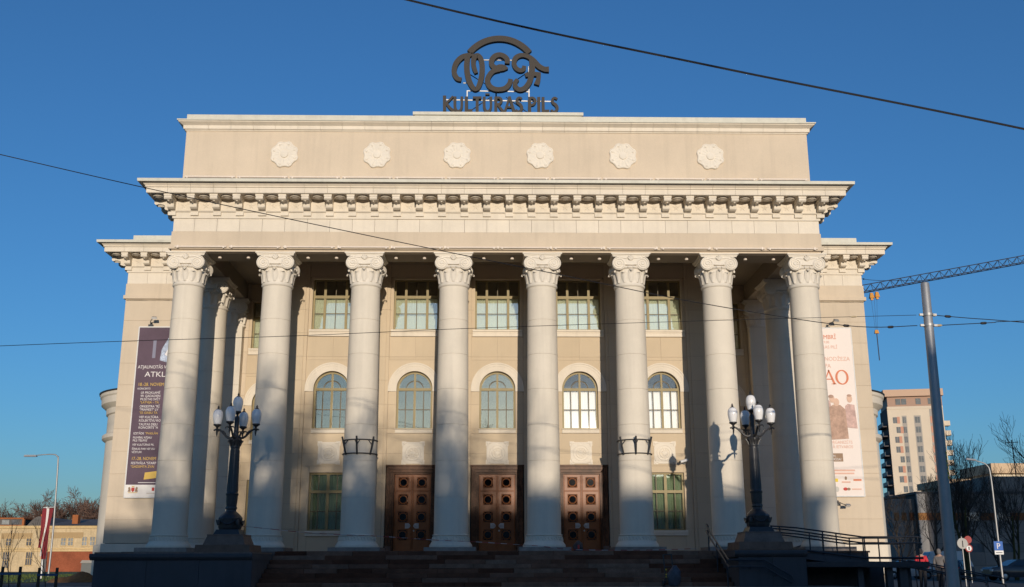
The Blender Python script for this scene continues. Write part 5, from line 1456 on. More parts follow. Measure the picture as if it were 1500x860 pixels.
sapling(-12.35, -9.2, 0.24, 1, 'staked sapling with a blue tie under the red flag', 0.63)

# soil heap beside the podium
rnd = random.Random(5); m = MB(); n = 26
for j in range(n + 1):
    for i in range(n + 1):
        x = -1 + 2 * i / n; y = -1 + 2 * j / n
        r = math.hypot(x, y); z = 0.62 * max(0, 1 - r) ** 0.8 * (1 + 0.25 * math.sin(5 * x + 2 * y)) + (rnd.uniform(-0.035, 0.035) if r < 0.98 else -0.03)
        m.v.append((x * 1.25, y * 1.2, z * 0.72))
for j in range(n):
    for i in range(n): m.f.append((j * (n + 1) + i, j * (n + 1) + i + 1, (j + 1) * (n + 1) + i + 1, (j + 1) * (n + 1) + i))
tag(m.build('soil_heap', M['soil'], None, (-18.25, 8.4, -1.22), smooth=50), 'heap of orange-brown soil left of the dark podium', 'soil heap')
# grey box beyond the heap
kb = empty('utility_cabinet', (-22.3, 21, -1.2), 'grey utility cabinet with a pale lid left of the podium', 'cabinet')
MB().box(-0.5, 0.5, -0.3, 0.3, 0, 0.85).build('body', plain('grey_cabinet', (0.12, 0.13, 0.13)), kb); MB().tapered(-0.56, 0.56, -0.36, 0.36, 0.851, 1.0, 0.06).build('lid', plain('pale_lid', (0.3, 0.28, 0.25)), kb)
# grass blades on the lawn
rnd = random.Random(9); m = MB()
for k in range(9000):
    x = rnd.uniform(-46, -19.7); y = rnd.uniform(4, 50); z = ground_z(x, y) + 0.02; h = rnd.uniform(0.05, 0.14); a = rnd.uniform(0, PI)
    c, s_ = 0.02 * math.cos(a), 0.02 * math.sin(a); b = len(m.v)
    m.v += [(x - c, y - s_, z), (x + c, y + s_, z), (x + rnd.uniform(-.05, .05), y + rnd.uniform(-.05, .05), z + h)]; m.f.append((b, b + 1, b + 2))
g = m.build('grass_blades', M['grass']); g['kind'] = 'stuff'; g['label'] = 'short winter grass on the lawn at the left'; g['category'] = 'grass'
# dark bollard top at the lower left corner
bo = MB().lathe([(0.10, 0), (0.10, 0.62), (0.13, 0.64), (0.14, 0.70), (0.10, 0.76), (0.05, 0.79), (0, 0.80)], 16).build('bollard', M['metal_black'], None, (-7.0, -21.0, -1.68), smooth=40)
tag(bo, 'dark round-topped bollard at the lower left before the podium', 'bollard')
# ------------------------------------------------------------------ left: lamp, flag, factory
lp = empty('street_lamp', (-28.75, 31.0, -1.2), 'slim grey street lamp with a long arm at the left', 'street lamp', 'plain street lamps')
MB().tube(smooth_path([(0, 0, 0), (0.0, 0, 3.0), (-0.15, 0, 7.2), (-0.25, 0, 7.72), (-0.6, 0, 7.86), (-1.6, 0, 7.80)], 5), [0.07 - 0.0016 * i for i in range(26)], 8).build('pole', M['metal_grey'], lp, smooth=60)
MB().tapered(-0.42, 0.42, -0.12, 0.12, -0.07, 0.05, 0.04).build('lamp_head', M['metal_grey'], lp, (-2.0, 0, 7.77))
fp = empty('flag_pole', (-25.05, 21.0, -1.2), 'white pole with a hanging dark red and white flag at the left', 'flag')
MB().tube([(0, 0, 0), (-0.10, 0, 3.9)], [0.045, 0.035], 8).tube([(-0.30, 0, 3.86), (0.35, 0, 3.89)], 0.02, 6).build('pole', M['white_metal'], fp, smooth=60)
M['flag_red'] = mottled('flag_carmine', (0.20, 0.022, 0.03), 0.8, 2, 0.2, 20, 0.05); M['flag_white'] = plain('flag_white_cloth', (0.66, 0.62, 0.60), 0.8)
def flag_strip(x0, x1, mat, z1):
    m = MB(); n = 18
    for j in range(n + 1):
        t = j / n; z = 3.82 - t * z1
        for x in (x0, (x0 + x1) / 2, x1):
            m.v.append((x * (1 - 0.25 * t) - 0.12 * t + 0.03 * math.sin(6 * t + 9 * x), -0.06 + 0.07 * math.sin(14 * x + 4 * t) * t, z))
    for j in range(n):
        for i in range(2): m.f.append((j * 3 + i, j * 3 + i + 1, (j + 1) * 3 + i + 1, (j + 1) * 3 + i))
    m.build('flag_stripe', mat, fp, smooth=60)
flag_strip(-0.27, -0.06, M['flag_red'], 2.15); flag_strip(-0.06, 0.05, M['flag_white'], 2.6); flag_strip(0.05, 0.30, M['flag_red'], 2.75)

M['factory'] = mottled('weathered_cream_render', (0.52, 0.40, 0.24), 0.9, 0.35, 0.18, 4, 0.2, streak=0.25)
M['factory_trim'] = mottled('pale_ochre_band', (0.55, 0.40, 0.20), 0.9, 0.5, 0.15, 4, 0.2)
M['brick'] = mottled('red_brown_brick', (0.26, 0.075, 0.035), 0.9, 0.6, 0.25, 6, 0.2)
M['roof_grey'] = mottled('grey_sheet_roof', (0.11, 0.10, 0.095), 0.8, 0.5, 0.2, 5, 0.1)
M['rust'] = mottled('rusty_fascia', (0.30, 0.10, 0.035), 0.9, 0.5, 0.2, 5, 0.1)
M['pane_dark'] = mottled('dim_factory_glass', (0.10, 0.10, 0.11), 0.15, 1, 0.4, 3, 0.0, spec=0.6)
M['pane_pale'] = mottled('pale_window_glass', (0.24, 0.25, 0.25), 0.15, 1, 0.3, 3, 0.0, spec=0.6)
fa = empty('factory_building', (-64, 111, -1.2), 'weathered cream factory building with a red brick plinth at far left', 'building')
MB().box(-60, 24, 0, 20, 0, 6.05).build('wall', M['factory'], fa)
MB().box(-60, 24, -0.25, -0.002, 5.85, 6.2).box(-60, 24, -0.15, -0.002, 3.0, 3.2).box(-60, 24, -0.12, -0.002, 2.72, 2.86).build('string_course', M['factory_trim'], fa)
for x0, x1, z0, z1 in ((-4.5, -0.2, 4.45, 5.2), (2.2, 6.8, 4.5, 5.3)): MB().box(x0, x1, -0.06, -0.002, z0, z1).build('faded_panel', plain('faded_ochre', (0.36, 0.24, 0.11)), fa)
MB().box(2.6, 24, -1.2, -0.26, 0, 2.68).build('brick_annex', M['brick'], fa)
rf = MB().prism_x([(-0.4, 6.201), (10, 7.5), (20, 6.201)], 1.5, 24).build('roof', M['roof_grey'], fa)
MB().box(4.1, 4.9, 2.5, 3.4, 6.3, 7.8).box(-0.4, 0.5, 2.5, 3.2, 6.3, 7.9).build('chimney', M['rust'], rf)
cl = MB().box(-60, -2.2, 1.0, 12, 6.06, 7.15).build('clerestory', M['roof_grey'], fa)
MB().box(-60, -2.0, 0.8, 12.2, 7.151, 7.35).box(-2.2, -1.9, 0.8, 1.2, 6.06, 7.15).box(-60, -2.2, 0.85, 0.998, 6.06, 6.35).build('rusty_frame', M['rust'], cl)
for k in range(9): MB().box(-14.3 + k * 1.32, -13.3 + k * 1.32, 0.93, 0.996, 6.42, 7.05).build('clerestory_pane', M['pane_pale'] if k % 3 == 1 else M['pane_dark'], cl)
MB().prism_y([(-1.9 + 3.4 * k / 10, 6.06 + 1.5 * math.sin(PI * k / 10)) for k in range(11)], 1.5, 12).build('barrel_roof', M['roof_grey'], fa)
def fwin(x0, x1, z0, z1, mat, bars=1):
    w = MB().box(x0, x1, -0.05, -0.002, z0, z1).build('window', mat, fa)
    b = MB().box(x0 - 0.07, x0, -0.08, 0, z0, z1).box(x1, x1 + 0.07, -0.08, 0, z0, z1).box(x0 - 0.1, x1 + 0.1, -0.14, 0, z0 - 0.12, z0 - 0.001)
    for k in range(bars): xm = x0 + (x1 - x0) * (k + 1) / (bars + 1); b.box(xm - 0.03, xm + 0.03, -0.075, -0.051, z0, z1)
    b.box(x0, x1, -0.07, -0.051, (z0 + z1) / 2 - 0.03, (z0 + z1) / 2 + 0.03)
    b.build('frame', M['factory_trim'], w)
for x in (-7.3, -5.4, -3.7, -0.9, 3.85, 4.85, 6.75, 7.85, 11.0, 12.1): fwin(x, x + 0.66, 3.52, 4.66, M['pane_pale'] if x > 3 else M['pane_dark'])
for x in (-6.3, -4.1, -0.95): fwin(x + 0.2, x + 1.05, 0.9 if x > -2 else 0.5, 2.62, M['pane_dark'], 2)
MB().box(1.4, 2.4, -0.08, -0.002, 0, 2.6).build('door', M['pane_dark'], fa)

# ------------------------------------------------------------------ right: apartment tower
M['tower'] = mottled('pale_tower_render', (0.60, 0.51, 0.40), 0.9, 0.2, 0.04, 3, 0)
M['tower_grey'] = mottled('grey_tower_panel', (0.34, 0.31, 0.28), 0.9, 0.2, 0.05, 3, 0)
M['tower_orange'] = mottled('salmon_tower_panel', (0.52, 0.27, 0.19), 0.9, 0.2, 0.05, 3, 0)
M['tower_shade'] = mottled('shaded_tower_side', (0.10, 0.09, 0.09), 0.9, 0.2, 0.1, 3, 0)  # shade on the tower's left flank put into the colour
M['tower_glass'] = mottled('tower_glass', (0.10, 0.115, 0.125), 0.5, 1, 0.3, 3, 0, spec=0.2)
tw = empty('apartment_tower', (114.7, 261, -1.6), 'pale apartment tower with salmon panels and side balconies at right', 'building', rot=(0, 0, math.radians(-11)))
H = 45.4; W = 15.4
MB().box(0, W, 0.02, 12, 0, H).build('wall', M['tower'], tw)
MB().box(-0.05, -0.002, 0.03, 12, 0, H).build('side_wall', M['tower_shade'], tw)
pent = MB().box(0.3, W + 0.1, 0.5, 12, H + 0.001, H + 3.2).build('penthouse', plain('penthouse_render', (0.33, 0.20, 0.14)), tw)
MB().box(-0.8, W + 0.4, -0.6, 12.5, H + 3.201, H + 5.2).build('roof_fascia', plain('sandy_fascia', (0.47, 0.31, 0.21)), pent)
for x in (2.6, 4.2, 8.2, 11.6, 13.2): MB().box(x, x + 1.4, 0.4, 0.498, H + 0.9, H + 2.6).build('penthouse_window', M['tower_glass'], pent)
MB().box(0, W, -0.1, 0.019, H - 0.5, H + 0.3).build('parapet', M['tower'], tw)
for a, b in ((3.9, 5.2), (7.2, 9.1)): MB().box(a, b, -0.02, 0.019, 0, H - 2.4).build('grey_strip', M['tower_grey'], tw)
MB().box(11.6, 15.2, -0.02, 0.019, 0, H - 0.6).build('grey_strip', M['tower_grey'], tw)
twin = {}
for f in range(13):
    z = H - 4.55 - f * 2.82
    if z < 3: break
    sh = (0.0, 0.75, 0.15, 0.2, 1.1, 0.3, 0.35, 1.2, 0.3, 0.4)[f % 10]
    for x, w in ((1.35 + sh, 1.15), (4.05, 0.9), (7.45, 1.35), (12.9 + (sh * 0.5), 1.4)):
        pass
        wd = slab('window', x, x + w, -0.03, 0.018, z, z + 1.75, M['tower_glass'], tw)
        slab('window_bar', -0.03, 0.03, -0.05, -0.026, -0.87, 0.87, M['tower_grey'], wd)
    if f % 3 != 1 or f == 1: slab('salmon_panel', 1.3 + sh + 1.2, 1.3 + sh + 2.0, -0.025, 0.017, z - 0.1, z + 1.85, M['tower_orange'], tw)
    slab('salmon_panel', 11.65, 12.85, -0.028, -0.0205, z - 0.1, z + 1.85, M['tower_orange'], tw)
    # balconies on both flanks
    slab('balcony', W + 0.02, W + 1.7, 0.6, 3.2, z - 0.9, z + 0.5, M['tower'], tw)
    slab('balcony', -1.5, -0.06, 1.0, 9.0, z - 0.9, z - 0.6, M['tower_shade'], tw)
    slab('balcony_rail', -1.5, -1.4, 1.0, 9.0, z - 0.599, z + 0.4, M['tower_glass'], tw)

# ------------------------------------------------------------------ right: grey building in the shade, beige blocks behind
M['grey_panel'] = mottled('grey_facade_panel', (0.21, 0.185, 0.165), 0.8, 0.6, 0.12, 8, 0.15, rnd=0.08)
M['grey_core'] = plain('dark_joint', (0.08, 0.08, 0.08), 0.9)
M['orange_band'] = mottled('orange_facade_band', (0.24, 0.085, 0.028), 0.8, 0.8, 0.15, 8, 0.1, rnd=0.1)
M['shade_glass'] = mottled('office_glass', (0.30, 0.34, 0.35), 0.1, 0.8, 0.25, 4, 0, spec=0.7)
gb = empty('office_building', (50, 71, -1.6), 'long low grey office building with an orange band at right', 'building')
MB().box(-5.7, 40, 0.06, 14, 0, 8.25).build('wall', M['grey_core'], gb)
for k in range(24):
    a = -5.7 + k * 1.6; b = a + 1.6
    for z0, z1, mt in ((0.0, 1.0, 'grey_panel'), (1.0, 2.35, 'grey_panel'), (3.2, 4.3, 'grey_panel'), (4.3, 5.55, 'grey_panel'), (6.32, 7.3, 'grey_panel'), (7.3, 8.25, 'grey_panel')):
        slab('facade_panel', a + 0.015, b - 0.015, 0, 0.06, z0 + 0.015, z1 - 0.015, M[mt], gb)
    has_win = k >= 2
    if k % 2 == 0 or not has_win:
        slab('facade_panel', a + 0.015, b - 0.015, 0, 0.06, 2.365, 3.185, M['grey_panel'], gb)
    else:
        w_ = slab('window', a + 0.25, b - 0.25, 0.03, 0.058, 2.36, 3.2, M['tower_glass'], gb)
    slab('band_panel', a + 0.015, b - 0.015, 0.005, 0.06, 5.565, 6.305, M['orange_band'], gb) if (k % 2 == 0 or not has_win) else None
    if has_win and k % 2 == 1:
        w_ = slab('window', a + 0.12, b - 0.12, 0.02, 0.058, 5.35, 6.4, M['shade_glass'], gb)
        slab('window_bar', -0.03, 0.03, -0.03, -0.016, -0.5, 0.5, M['metal_dark'], w_)
MB().box(-5.9, 40.2, -0.12, 14.2, 8.252, 8.5).build('roof_edge', M['roof_grey'], gb)
MB().box(2.6, 40, 1.5, 12, 8.501, 10.2).build('upper_storey', M['grey_panel'], gb)
side = MB().box(-8.2, -5.72, 1.0, 14, 0, 7.8).build('side_annex', M['grey_panel'], gb)
for k in range(3): slab('annex_window', -8.0 + k * 0.8, -7.5 + k * 0.8, 0.95, 0.998, 5.6, 6.4, M['orange_band'], side)
cornr = MB().box(-5.95, -5.1, -0.35, -0.13, 0, 5.56).box(-5.95, -5.1, -0.35, -0.13, 6.31, 8.25).build('corner_pier', plain('sunlit_pier_tone', (0.50, 0.44, 0.37)), gb)  # pale tone paints a sunlit strip on the corner
MB().box(-5.95, -5.1, -0.352, -0.132, 5.561, 6.309).build('pier_band', plain('sunlit_orange_panel', (0.55, 0.22, 0.05)), cornr)  # brighter copy of the orange band, coloured as if sunlit
an = empty('roof_antenna', (56.2, 73.5, 8.6), 'thin roof antenna mast on the grey office building', 'antenna')
MB().tube([(0, 0, 0), (0, 0, 4.0)], 0.06, 5).tube([(-0.7, 0, 3.7), (0.7, 0, 3.75)], 0.035, 4).tube([(-0.7, 0, 3.5), (-0.7, 0, 3.95)], 0.025, 4).tube([(0.6, 0, 3.5), (0.6, 0, 3.95)], 0.025, 4).tube([(0, 0, 1.2), (0.6, 0, 0.0)], 0.03, 4).build('mast', M['metal_dark'], an)
M['beige_block'] = mottled('beige_block_render', (0.55, 0.40, 0.26), 0.9, 0.3, 0.1, 3, 0.1)
M['cream_block'] = mottled('cream_block_render', (0.66, 0.58, 0.45), 0.9, 0.3, 0.12, 3, 0.1)
bb = empty('beige_housing_block', (76, 131, -1.6), 'low beige housing block seen over the office roof at right', 'building')
MB().box(-2.6, 8, 0, 10, 0, 13.4).build('wall', M['cream_block'], bb); MB().box(-3.1, 8.4, -0.9, 10.6, 13.401, 14.5).build('roof_fascia', M['beige_block'], bb)
for k in range(4): slab('window', -2.2 + k * 2.6, -0.9 + k * 2.6, -0.05, -0.002, 11.5, 12.9, M['tower_glass'], bb)
bc = empty('beige_housing_block', (82.2, 133, -1.6), 'taller beige roofed housing block at the right edge', 'building')
MB().box(0, 14, 0, 10, 0, 15.6).build('wall', M['cream_block'], bc); MB().box(-0.7, 14.4, -1.2, 10.6, 15.601, 17.2).build('roof_fascia', M['beige_block'], bc)
for k in range(4): slab('balcony_front', 1.6 + k * 3.2, 4.0 + k * 3.2, -0.7, -0.002, 13.4, 14.7, M['white_metal'], bc)

# ------------------------------------------------------------------ street furniture and vehicles at the right
rl = empty('street_lamp', (28.4, 21.0, -1.65), 'curved grey street lamp with the parking sign at right', 'street lamp', 'plain street lamps')
MB().tube(smooth_path([(0, 0, 0), (0, 0, 3.0), (0.0, 0, 6.0), (-0.15, 0, 6.65), (-0.55, 0, 6.85), (-0.95, 0, 6.95)], 5), [0.065 - 0.0016 * i for i in range(26)], 8).build('pole', M['metal_grey'], rl, smooth=60)
MB().tapered(-0.30, 0.30, -0.10, 0.10, -0.05, 0.05, 0.04).build('lamp_head', M['metal_grey'], rl, (-1.05, 0, 6.98), (0, 0.12, 0))
M['sign_blue'] = plain('sign_blue', (0.015, 0.11, 0.42), 0.4)
ps = empty('parking_sign', (28.30, 20.85, 0.08), 'blue square parking sign with a white P', 'sign')
MB().box(-0.25, 0.25, -0.02, 0.0, 0.16, 0.66).build('plate', M['sign_blue'], ps)
letters('P', -0.12, -0.026, 0.25, 0.32, M['ink_white'], ps, 1.0, 0.1)
MB().box(-0.25, 0.25, -0.02, 0.0, -0.06, 0.155).build('white_plate', M['white_metal'], ps)
MB().box(-0.18, 0.18, -0.024, -0.021, 0.02, 0.06).build('print', M['metal_dark'], ps)
rs = empty('road_sign', (24.15, 16.1, -1.62), 'round road sign seen from its grey back on a post', 'sign', 'round road signs')
MB().tube([(0, 0, 0), (0, 0, 2.5)], 0.035, 8).build('post', M['metal_grey'], rs, smooth=60)
MB().lathe([(0.0, -0.03), (0.27, -0.03), (0.28, -0.02), (0.28, -0.01), (0, -0.01)], 28, (0, -0.04, 2.15), axis='y').build('disc', plain('grey_sign_back', (0.40, 0.39, 0.37), 0.6), rs, smooth=30)
MB().box(-0.02, 0.02, -0.10, -0.072, 1.97, 2.30).build('rear_brace', M['metal_dark'], rs)
rs2 = empty('road_sign', (29.35, 27.0, -1.65), 'small red-ringed road signs on a post behind the round sign', 'sign', 'round road signs')
MB().tube([(0, 0, 0), (0, 0, 2.75)], 0.03, 8).build('post', M['metal_grey'], rs2, smooth=60)
for z in (2.10, 2.62):
    d_ = MB().lathe([(0.0, -0.03), (0.23, -0.03), (0.24, -0.01), (0, -0.01)], 24, (0, -0.03, z), axis='y').build('red_disc', plain('sign_red', (0.30, 0.025, 0.025), 0.5), rs2, smooth=30)
    if z < 2.3: MB().lathe([(0.0, -0.036), (0.16, -0.036), (0.16, -0.031)], 24, (0, -0.03, z), axis='y').build('white_face', M['white_metal'], d_); MB().box(-0.04, 0.04, -0.072, -0.0665, z - 0.1, z + 0.1).build('print', M['metal_black'], d_)

M['tyre'] = plain('tyre_rubber', (0.02, 0.02, 0.02), 0.9); M['rim'] = plain('alloy_rim', (0.45, 0.45, 0.46), 0.35, 0.7)
M['car_glass'] = mottled('car_glass', (0.03, 0.04, 0.05), 0.08, 1, 0.1, 5, 0, spec=0.8)
M['tail'] = plain('tail_lamp_red', (0.5, 0.02, 0.02), 0.2); M['head'] = plain('head_lamp', (0.7, 0.7, 0.72), 0.15)
def car(loc, rz, paint, label, L=4.5, W_=1.78, prof=None, cabin=None, h=1.46):
    """lofted shell: stations along the length give height and half width"""
    c = empty('parked_car', loc, label, 'car', 'cars parked at the right', (0, 0, rz))
    hl = L / 2
    S_ = prof or [(-hl, 0.45, 0.78, 0.70), (-hl + 0.12, 0.30, 0.92, 0.80), (-hl + 0.9, 0.25, 0.98, 0.88), (-hl + 1.45, 0.24, 1.00, 0.89), (0.3, 0.24, 1.0, 0.89), (hl - 1.1, 0.25, 1.0, 0.88), (hl - 0.2, 0.30, 1.0, 0.82), (hl, 0.42, 0.85, 0.74)]
    m = MB(); n = 8
    for x, z0, z1, hw in S_:
        for y, z in ((-hw * 0.92, z0), (-hw, z0 + (z1 - z0) * 0.35), (-hw, z0 + (z1 - z0) * 0.75), (-hw * 0.9, z1), (hw * 0.9, z1), (hw, z0 + (z1 - z0) * 0.75), (hw, z0 + (z1 - z0) * 0.35), (hw * 0.92, z0)):
            m.v.append((x, y, z))
    for i in range(len(S_) - 1):
        for k in range(n): m.f.append((i * n + k, i * n + (k + 1) % n, (i + 1) * n + (k + 1) % n, (i + 1) * n + k))
    m.f.append(tuple(range(n))); m.f.append(tuple((len(S_) - 1) * n + k for k in reversed(range(n))))
    body = m.build('body', paint, c, smooth=35)
    cb = cabin or [(-hl + 1.15, 0.99, 0.80), (-hl + 1.95, h - 0.04, 0.62), (-hl + 2.5, h, 0.63), (hl - 1.1, h - 0.03, 0.62), (hl - 0.35, 1.0, 0.78)]
    m = MB(); g = MB()
    for x, z, hw in cb: m.v += [(x, -hw, z), (x, hw, z), (x, hw + (0.0 if z < 1.05 else 0.20), 0.985), (x, -hw - (0.0 if z < 1.05 else 0.20), 0.985)]
    for i in range(len(cb) - 1):
        for k in range(4): m.f.append((i * 4 + k, i * 4 + (k + 1) % 4, (i + 1) * 4 + (k + 1) % 4, (i + 1) * 4 + k))
    m.build('cabin', paint, body, smooth=35)
    hs = h - 0.12
    for s_ in (-1, 1):
        for xa, xb, ka, kb in ((cb[1][0] - 0.42, cb[2][0] + 0.2, 0.45, 0), (cb[2][0] + 0.28, cb[3][0] - 0.1, 0, 0), (cb[3][0] - 0.02, cb[3][0] + 0.32, 0, 0.24)):
            g.v += [(xa, s_ * 0.845, 1.03), (xb, s_ * 0.845, 1.03), (xb - kb, s_ * (0.68), hs), (xa + ka, s_ * 0.68, hs)]
            b = len(g.v) - 4; g.f.append((b, b + 1, b + 2, b + 3))
    def lift(a, b_): return [(a[0], -a[2] + 0.06, a[1]), (a[0], a[2] - 0.06, a[1]), (b_[0], b_[2] - 0.06, b_[1]), (b_[0], -b_[2] + 0.06, b_[1])]
    for a, b_, dx in ((cb[0], cb[1], -0.02), (cb[-1], cb[-2], 0.02)):
        q = lift(a, b_); bb_ = len(g.v)
        q = [Vector(q[0]).lerp(Vector(q[3]), .06), Vector(q[1]).lerp(Vector(q[2]), .06), Vector(q[1]).lerp(Vector(q[2]), .92), Vector(q[0]).lerp(Vector(q[3]), .92)]
        g.v += [(v.x + dx, v.y, v.z + 0.015) for v in q]; g.f.append((bb_, bb_ + 1, bb_ + 2, bb_ + 3))
    g.build('window', M['car_glass'], c)
    for x in (-hl + 0.85, hl - 0.85):
        for s_ in (-1, 1):
            w = MB().lathe([(0.20, -0.11), (0.30, -0.11), (0.32, -0.07), (0.32, 0.07), (0.30, 0.11), (0.20, 0.11)], 20, (x, s_ * 0.80, 0.32), axis='y').build('wheel', M['tyre'], c, smooth=40)
            MB().lathe([(0.0, -0.02), (0.06, -0.02), (0.19, 0.0), (0.20, -0.02)], 10, (x, s_ * 0.905, 0.32), axis='y', cap=False).build('rim', M['rim'], w)
    for s_ in (-1, 1):
        MB().box(-hl - 0.01, -hl + 0.25, s_ * 0.62 - 0.15, s_ * 0.62 + 0.15, 0.66, 0.80).build('headlight', M['head'], c)
        MB().box(hl - 0.15, hl + 0.01, s_ * 0.66 - 0.10, s_ * 0.66 + 0.10, 0.70, 0.95).build('tail_light', M['tail'], c)
    return c
dk = mottled('dark_grey_car_paint', (0.05, 0.05, 0.055), 0.22, 2, 0.05, 30, 0, spec=0.6); bu = mottled('dark_blue_car_paint', (0.02, 0.035, 0.07), 0.22, 2, 0.05, 30, 0, spec=0.6)
wh = mottled('white_car_paint', (0.62, 0.60, 0.57), 0.3, 2, 0.05, 30, 0, spec=0.5)
car((36.9, 36.5, -1.63), 0.05, dk, 'dark grey car parked side-on at the right edge')
car((35.2, 42.5, -1.63), math.radians(-128), bu, 'dark blue car with a red tail light beside the tram pole')
car((32.6, 46.0, -1.63), 0.1, wh, 'white car roof seen over the ramp railing')
vs = [(-2.4, 0.45, 0.9, 0.8), (-2.3, 0.3, 1.1, 0.88), (-1.6, 0.28, 1.25, 0.92), (0.0, 0.28, 1.25, 0.92), (2.2, 0.28, 1.25, 0.92), (2.4, 0.35, 1.2, 0.88)]
car((37.3, 50.5, -1.63), 0.0, wh, 'white van parked behind the bare trees', 4.8, 1.9, vs, [(-1.7, 1.2, 0.84), (-0.9, 2.15, 0.74), (-0.3, 2.2, 0.76), (1.9, 2.2, 0.76), (2.38, 1.25, 0.84)], 2.2)

# two passers-by behind the ramp railing
def skin_mesh(name, V, E_, R, mat, parent, root=0):
    me = bpy.data.meshes.new(name); me.from_pydata(V, E_, []); me.materials.append(mat)
    o_ = put(name, me, parent)
    md = o_.modifiers.new('Skin', 'SKIN'); md.use_smooth_shade = True
    sv = me.skin_vertices[0].data if me.skin_vertices else None
    if sv is None:
        bpy.context.view_layer.objects.active = o_
        o_.select_set(True); bpy.ops.object.modifier_remove(modifier='Skin'); bpy.ops.object.modifier_add(type='SKIN'); sv = me.skin_vertices[0].data; o_.modifiers[0].use_smooth_shade = True
    for i, r in enumerate(R): sv[i].radius = (r, r) if not hasattr(r, '__len__') else r
    sv[root].use_root = True
    ss = o_.modifiers.new('Subdivision', 'SUBSURF'); ss.levels = 1; ss.render_levels = 2
    return o_
def person(loc, rz, jacket, trousers, hairc, label, hood=False):
    t = empty('person', loc, label, 'person', None, (0, 0, rz))
    skn = plain('skin', (0.42, 0.26, 0.19), 0.6)
    V = [(0, 0, 0.93), (0, 0, 1.15), (0, 0.01, 1.40), (0, 0, 1.50), (0, -0.02, 1.58), (0, -0.01, 1.68), (0, 0.0, 1.73),
         (0.17, 0, 1.41), (0.24, 0.05, 1.15), (0.22, -0.06, 0.92), (0.21, -0.09, 0.84), (-0.17, 0, 1.41), (-0.24, -0.05, 1.15), (-0.21, -0.20, 0.95), (-0.20, -0.25, 0.88),
         (0.09, 0, 0.88), (0.10, -0.10, 0.48), (0.10, 0.02, 0.09), (0.10, -0.12, 0.04), (-0.09, 0, 0.88), (-0.10, 0.06, 0.48), (-0.10, 0.22, 0.12), (-0.10, 0.12, 0.05)]
    E_ = [(0, 1), (1, 2), (2, 3), (3, 4), (4, 5), (5, 6), (2, 7), (7, 8), (8, 9), (9, 10), (2, 11), (11, 12), (12, 13), (13, 14), (0, 15), (15, 16), (16, 17), (17, 18), (0, 19), (19, 20), (20, 21), (21, 22)]
    R = [(.14, .10), (.13, .095), (.15, .10), .055, (.075, .09), (.078, .095), .05, .062, .045, .036, .034, .062, .045, .036, .034, .085, .06, .042, .04, .085, .06, .042, .04]
    body = skin_mesh('body', V, E_, R, skn, t)
    jv = [0, 1, 2, 7, 8, 9, 11, 12, 13]; je = [(0, 1), (1, 2), (2, 3), (3, 4), (4, 5), (2, 6), (6, 7), (7, 8)]
    jr = [(.175, .13), (.165, .125), (.18, .125), .085, .066, .056, .085, .066, .056]
    skin_mesh('jacket', [V[i] for i in jv], je, jr, jacket, t)
    tv = [0, 15, 16, 17, 19, 20, 21]; te = [(0, 1), (1, 2), (2, 3), (0, 4), (4, 5), (5, 6)]
    skin_mesh('trousers', [V[i] for i in tv], te, [(.15, .11), .10, .075, .062, .10, .075, .062], trousers, t)
    MB().lathe([(0.0, 0.13), (0.06, 0.115), (0.098, 0.06), (0.105, 0.0), (0.095, -0.07), (0.07, -0.12)], 16, (0, 0.028, 1.65), cap=False, scale=(0.88, 1.0)).build('hood' if hood else 'hair', hairc, t, smooth=60)
    f = MB().lathe([(0, -0.02), (0.016, 0), (0, 0.03)], 6, (0, -0.115, 1.61))
    for s_ in (-1, 1): f.lathe([(0, -0.02), (0.02, 0), (0, 0.02)], 6, (s_ * 0.085, 0.0, 1.62))
    f.build('face', skn, body, smooth=60)
    return t
blk = plain('dark_cloth', (0.03, 0.03, 0.035), 0.9); grey = plain('grey_cloth', (0.16, 0.15, 0.15), 0.9); red = plain('red_jacket_cloth', (0.55, 0.03, 0.045), 0.8)
person((18.45, 7.4, -1.62), 2.6, red, blk, blk, 'dark-haired person in a red jacket behind the ramp railing')
p2 = person((19.5, 8.0, -1.62), 2.4, grey, blk, grey, 'person in a hooded grey coat walking behind the ramp', True)

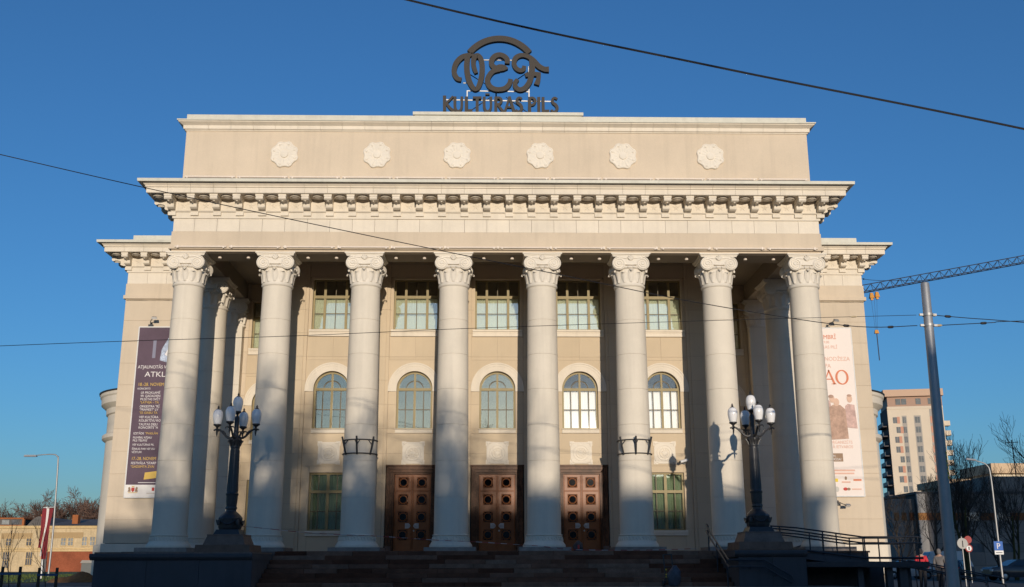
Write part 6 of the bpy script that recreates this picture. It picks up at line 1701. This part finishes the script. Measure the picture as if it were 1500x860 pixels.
# ------------------------------------------------------------------ the street behind the viewer, which throws the long shadows
M['opp'] = mottled('brown_grey_render', (0.28, 0.25, 0.22), 0.9, 0.3, 0.1, 5, 0.1)
def street_house(x0, x1, y0, y1, z1, label, extras=()):
    cx = (x0 + x1) / 2
    t = empty('street_house', (cx, y1, -2.15), label, 'building', 'houses across the street')
    w = (x1 - x0) / 2; d = y1 - y0; h = z1 + 2.15
    MB().box(-w, w, -d, 0, 0, h - 0.3).build('wall', M['opp'], t)
    rf_ = MB().box(-w - 0.3, w + 0.3, -d - 0.3, 0.3, h - 0.299, h).build('roof', M['roof_grey'], t)
    for a, b, dz in extras: MB().box(a - cx, b - cx, -d * 0.7, -d * 0.4, h + 0.001, h + dz).build('pole_shade_block', M['opp'], rf_)  # extras: unseen roof blocks added for the shade they throw
    nx = int(w * 2 / 3.2); nf = int(h / 3.1)
    for i in range(nx):
        for k in range(nf):
            x = -w + (i + 0.5) * 2 * w / nx
            slab('window', x - 0.6, x + 0.6, 0.002, 0.05, 1.0 + k * 3.1, 2.5 + k * 3.1, M['pane_dark'], t)
street_house(-6.3, 22.2, -118, -105, 13.85, 'long grey house across the street behind the viewer', ((20.1, 21.4, 2.1),))  # the roof block is added to shade the tram pole
street_house(-80, -36, -118, -105, 10.5, 'unseen lower grey house added at left to stripe the lawn with shade', ())  # house added out of view for striped shade on the lawn
street_house(22.8, 43, -118, -105, 11.7, 'lower grey house across the street to the right', ())
street_house(46, 62.0, -124, -108, 34.0, 'tall grey block across the street at far right', ())  # gap before the next block is shaped to sun the office pier
street_house(64.1, 105, -124, -108, 34.0, 'wide tall block across the street beyond a gap shaped to pass sun', ())
street_house(-75, 8, -246, -232, 24.0, 'unseen distant grey block added to darken the door reflections', ())  # added out of view to block bright horizon reflections in the doors
DT = tree_meshes(41, 13.5, 3, 0.22, 4, (9, 6, 5, 4), 0.85, 0.05, M['bark'], M['bark'], 0.027)
G2 = 'street trees behind the viewer'
plant('bare_tree', DT, (-2.9, -62, -2.15), 0.3, 0.98, 'dense bare street tree behind the viewer to the left', G2)
plant('bare_tree', DT, (3.8, -66, -2.15), 2.1, 0.92, 'dense bare street tree straight behind the viewer', G2)
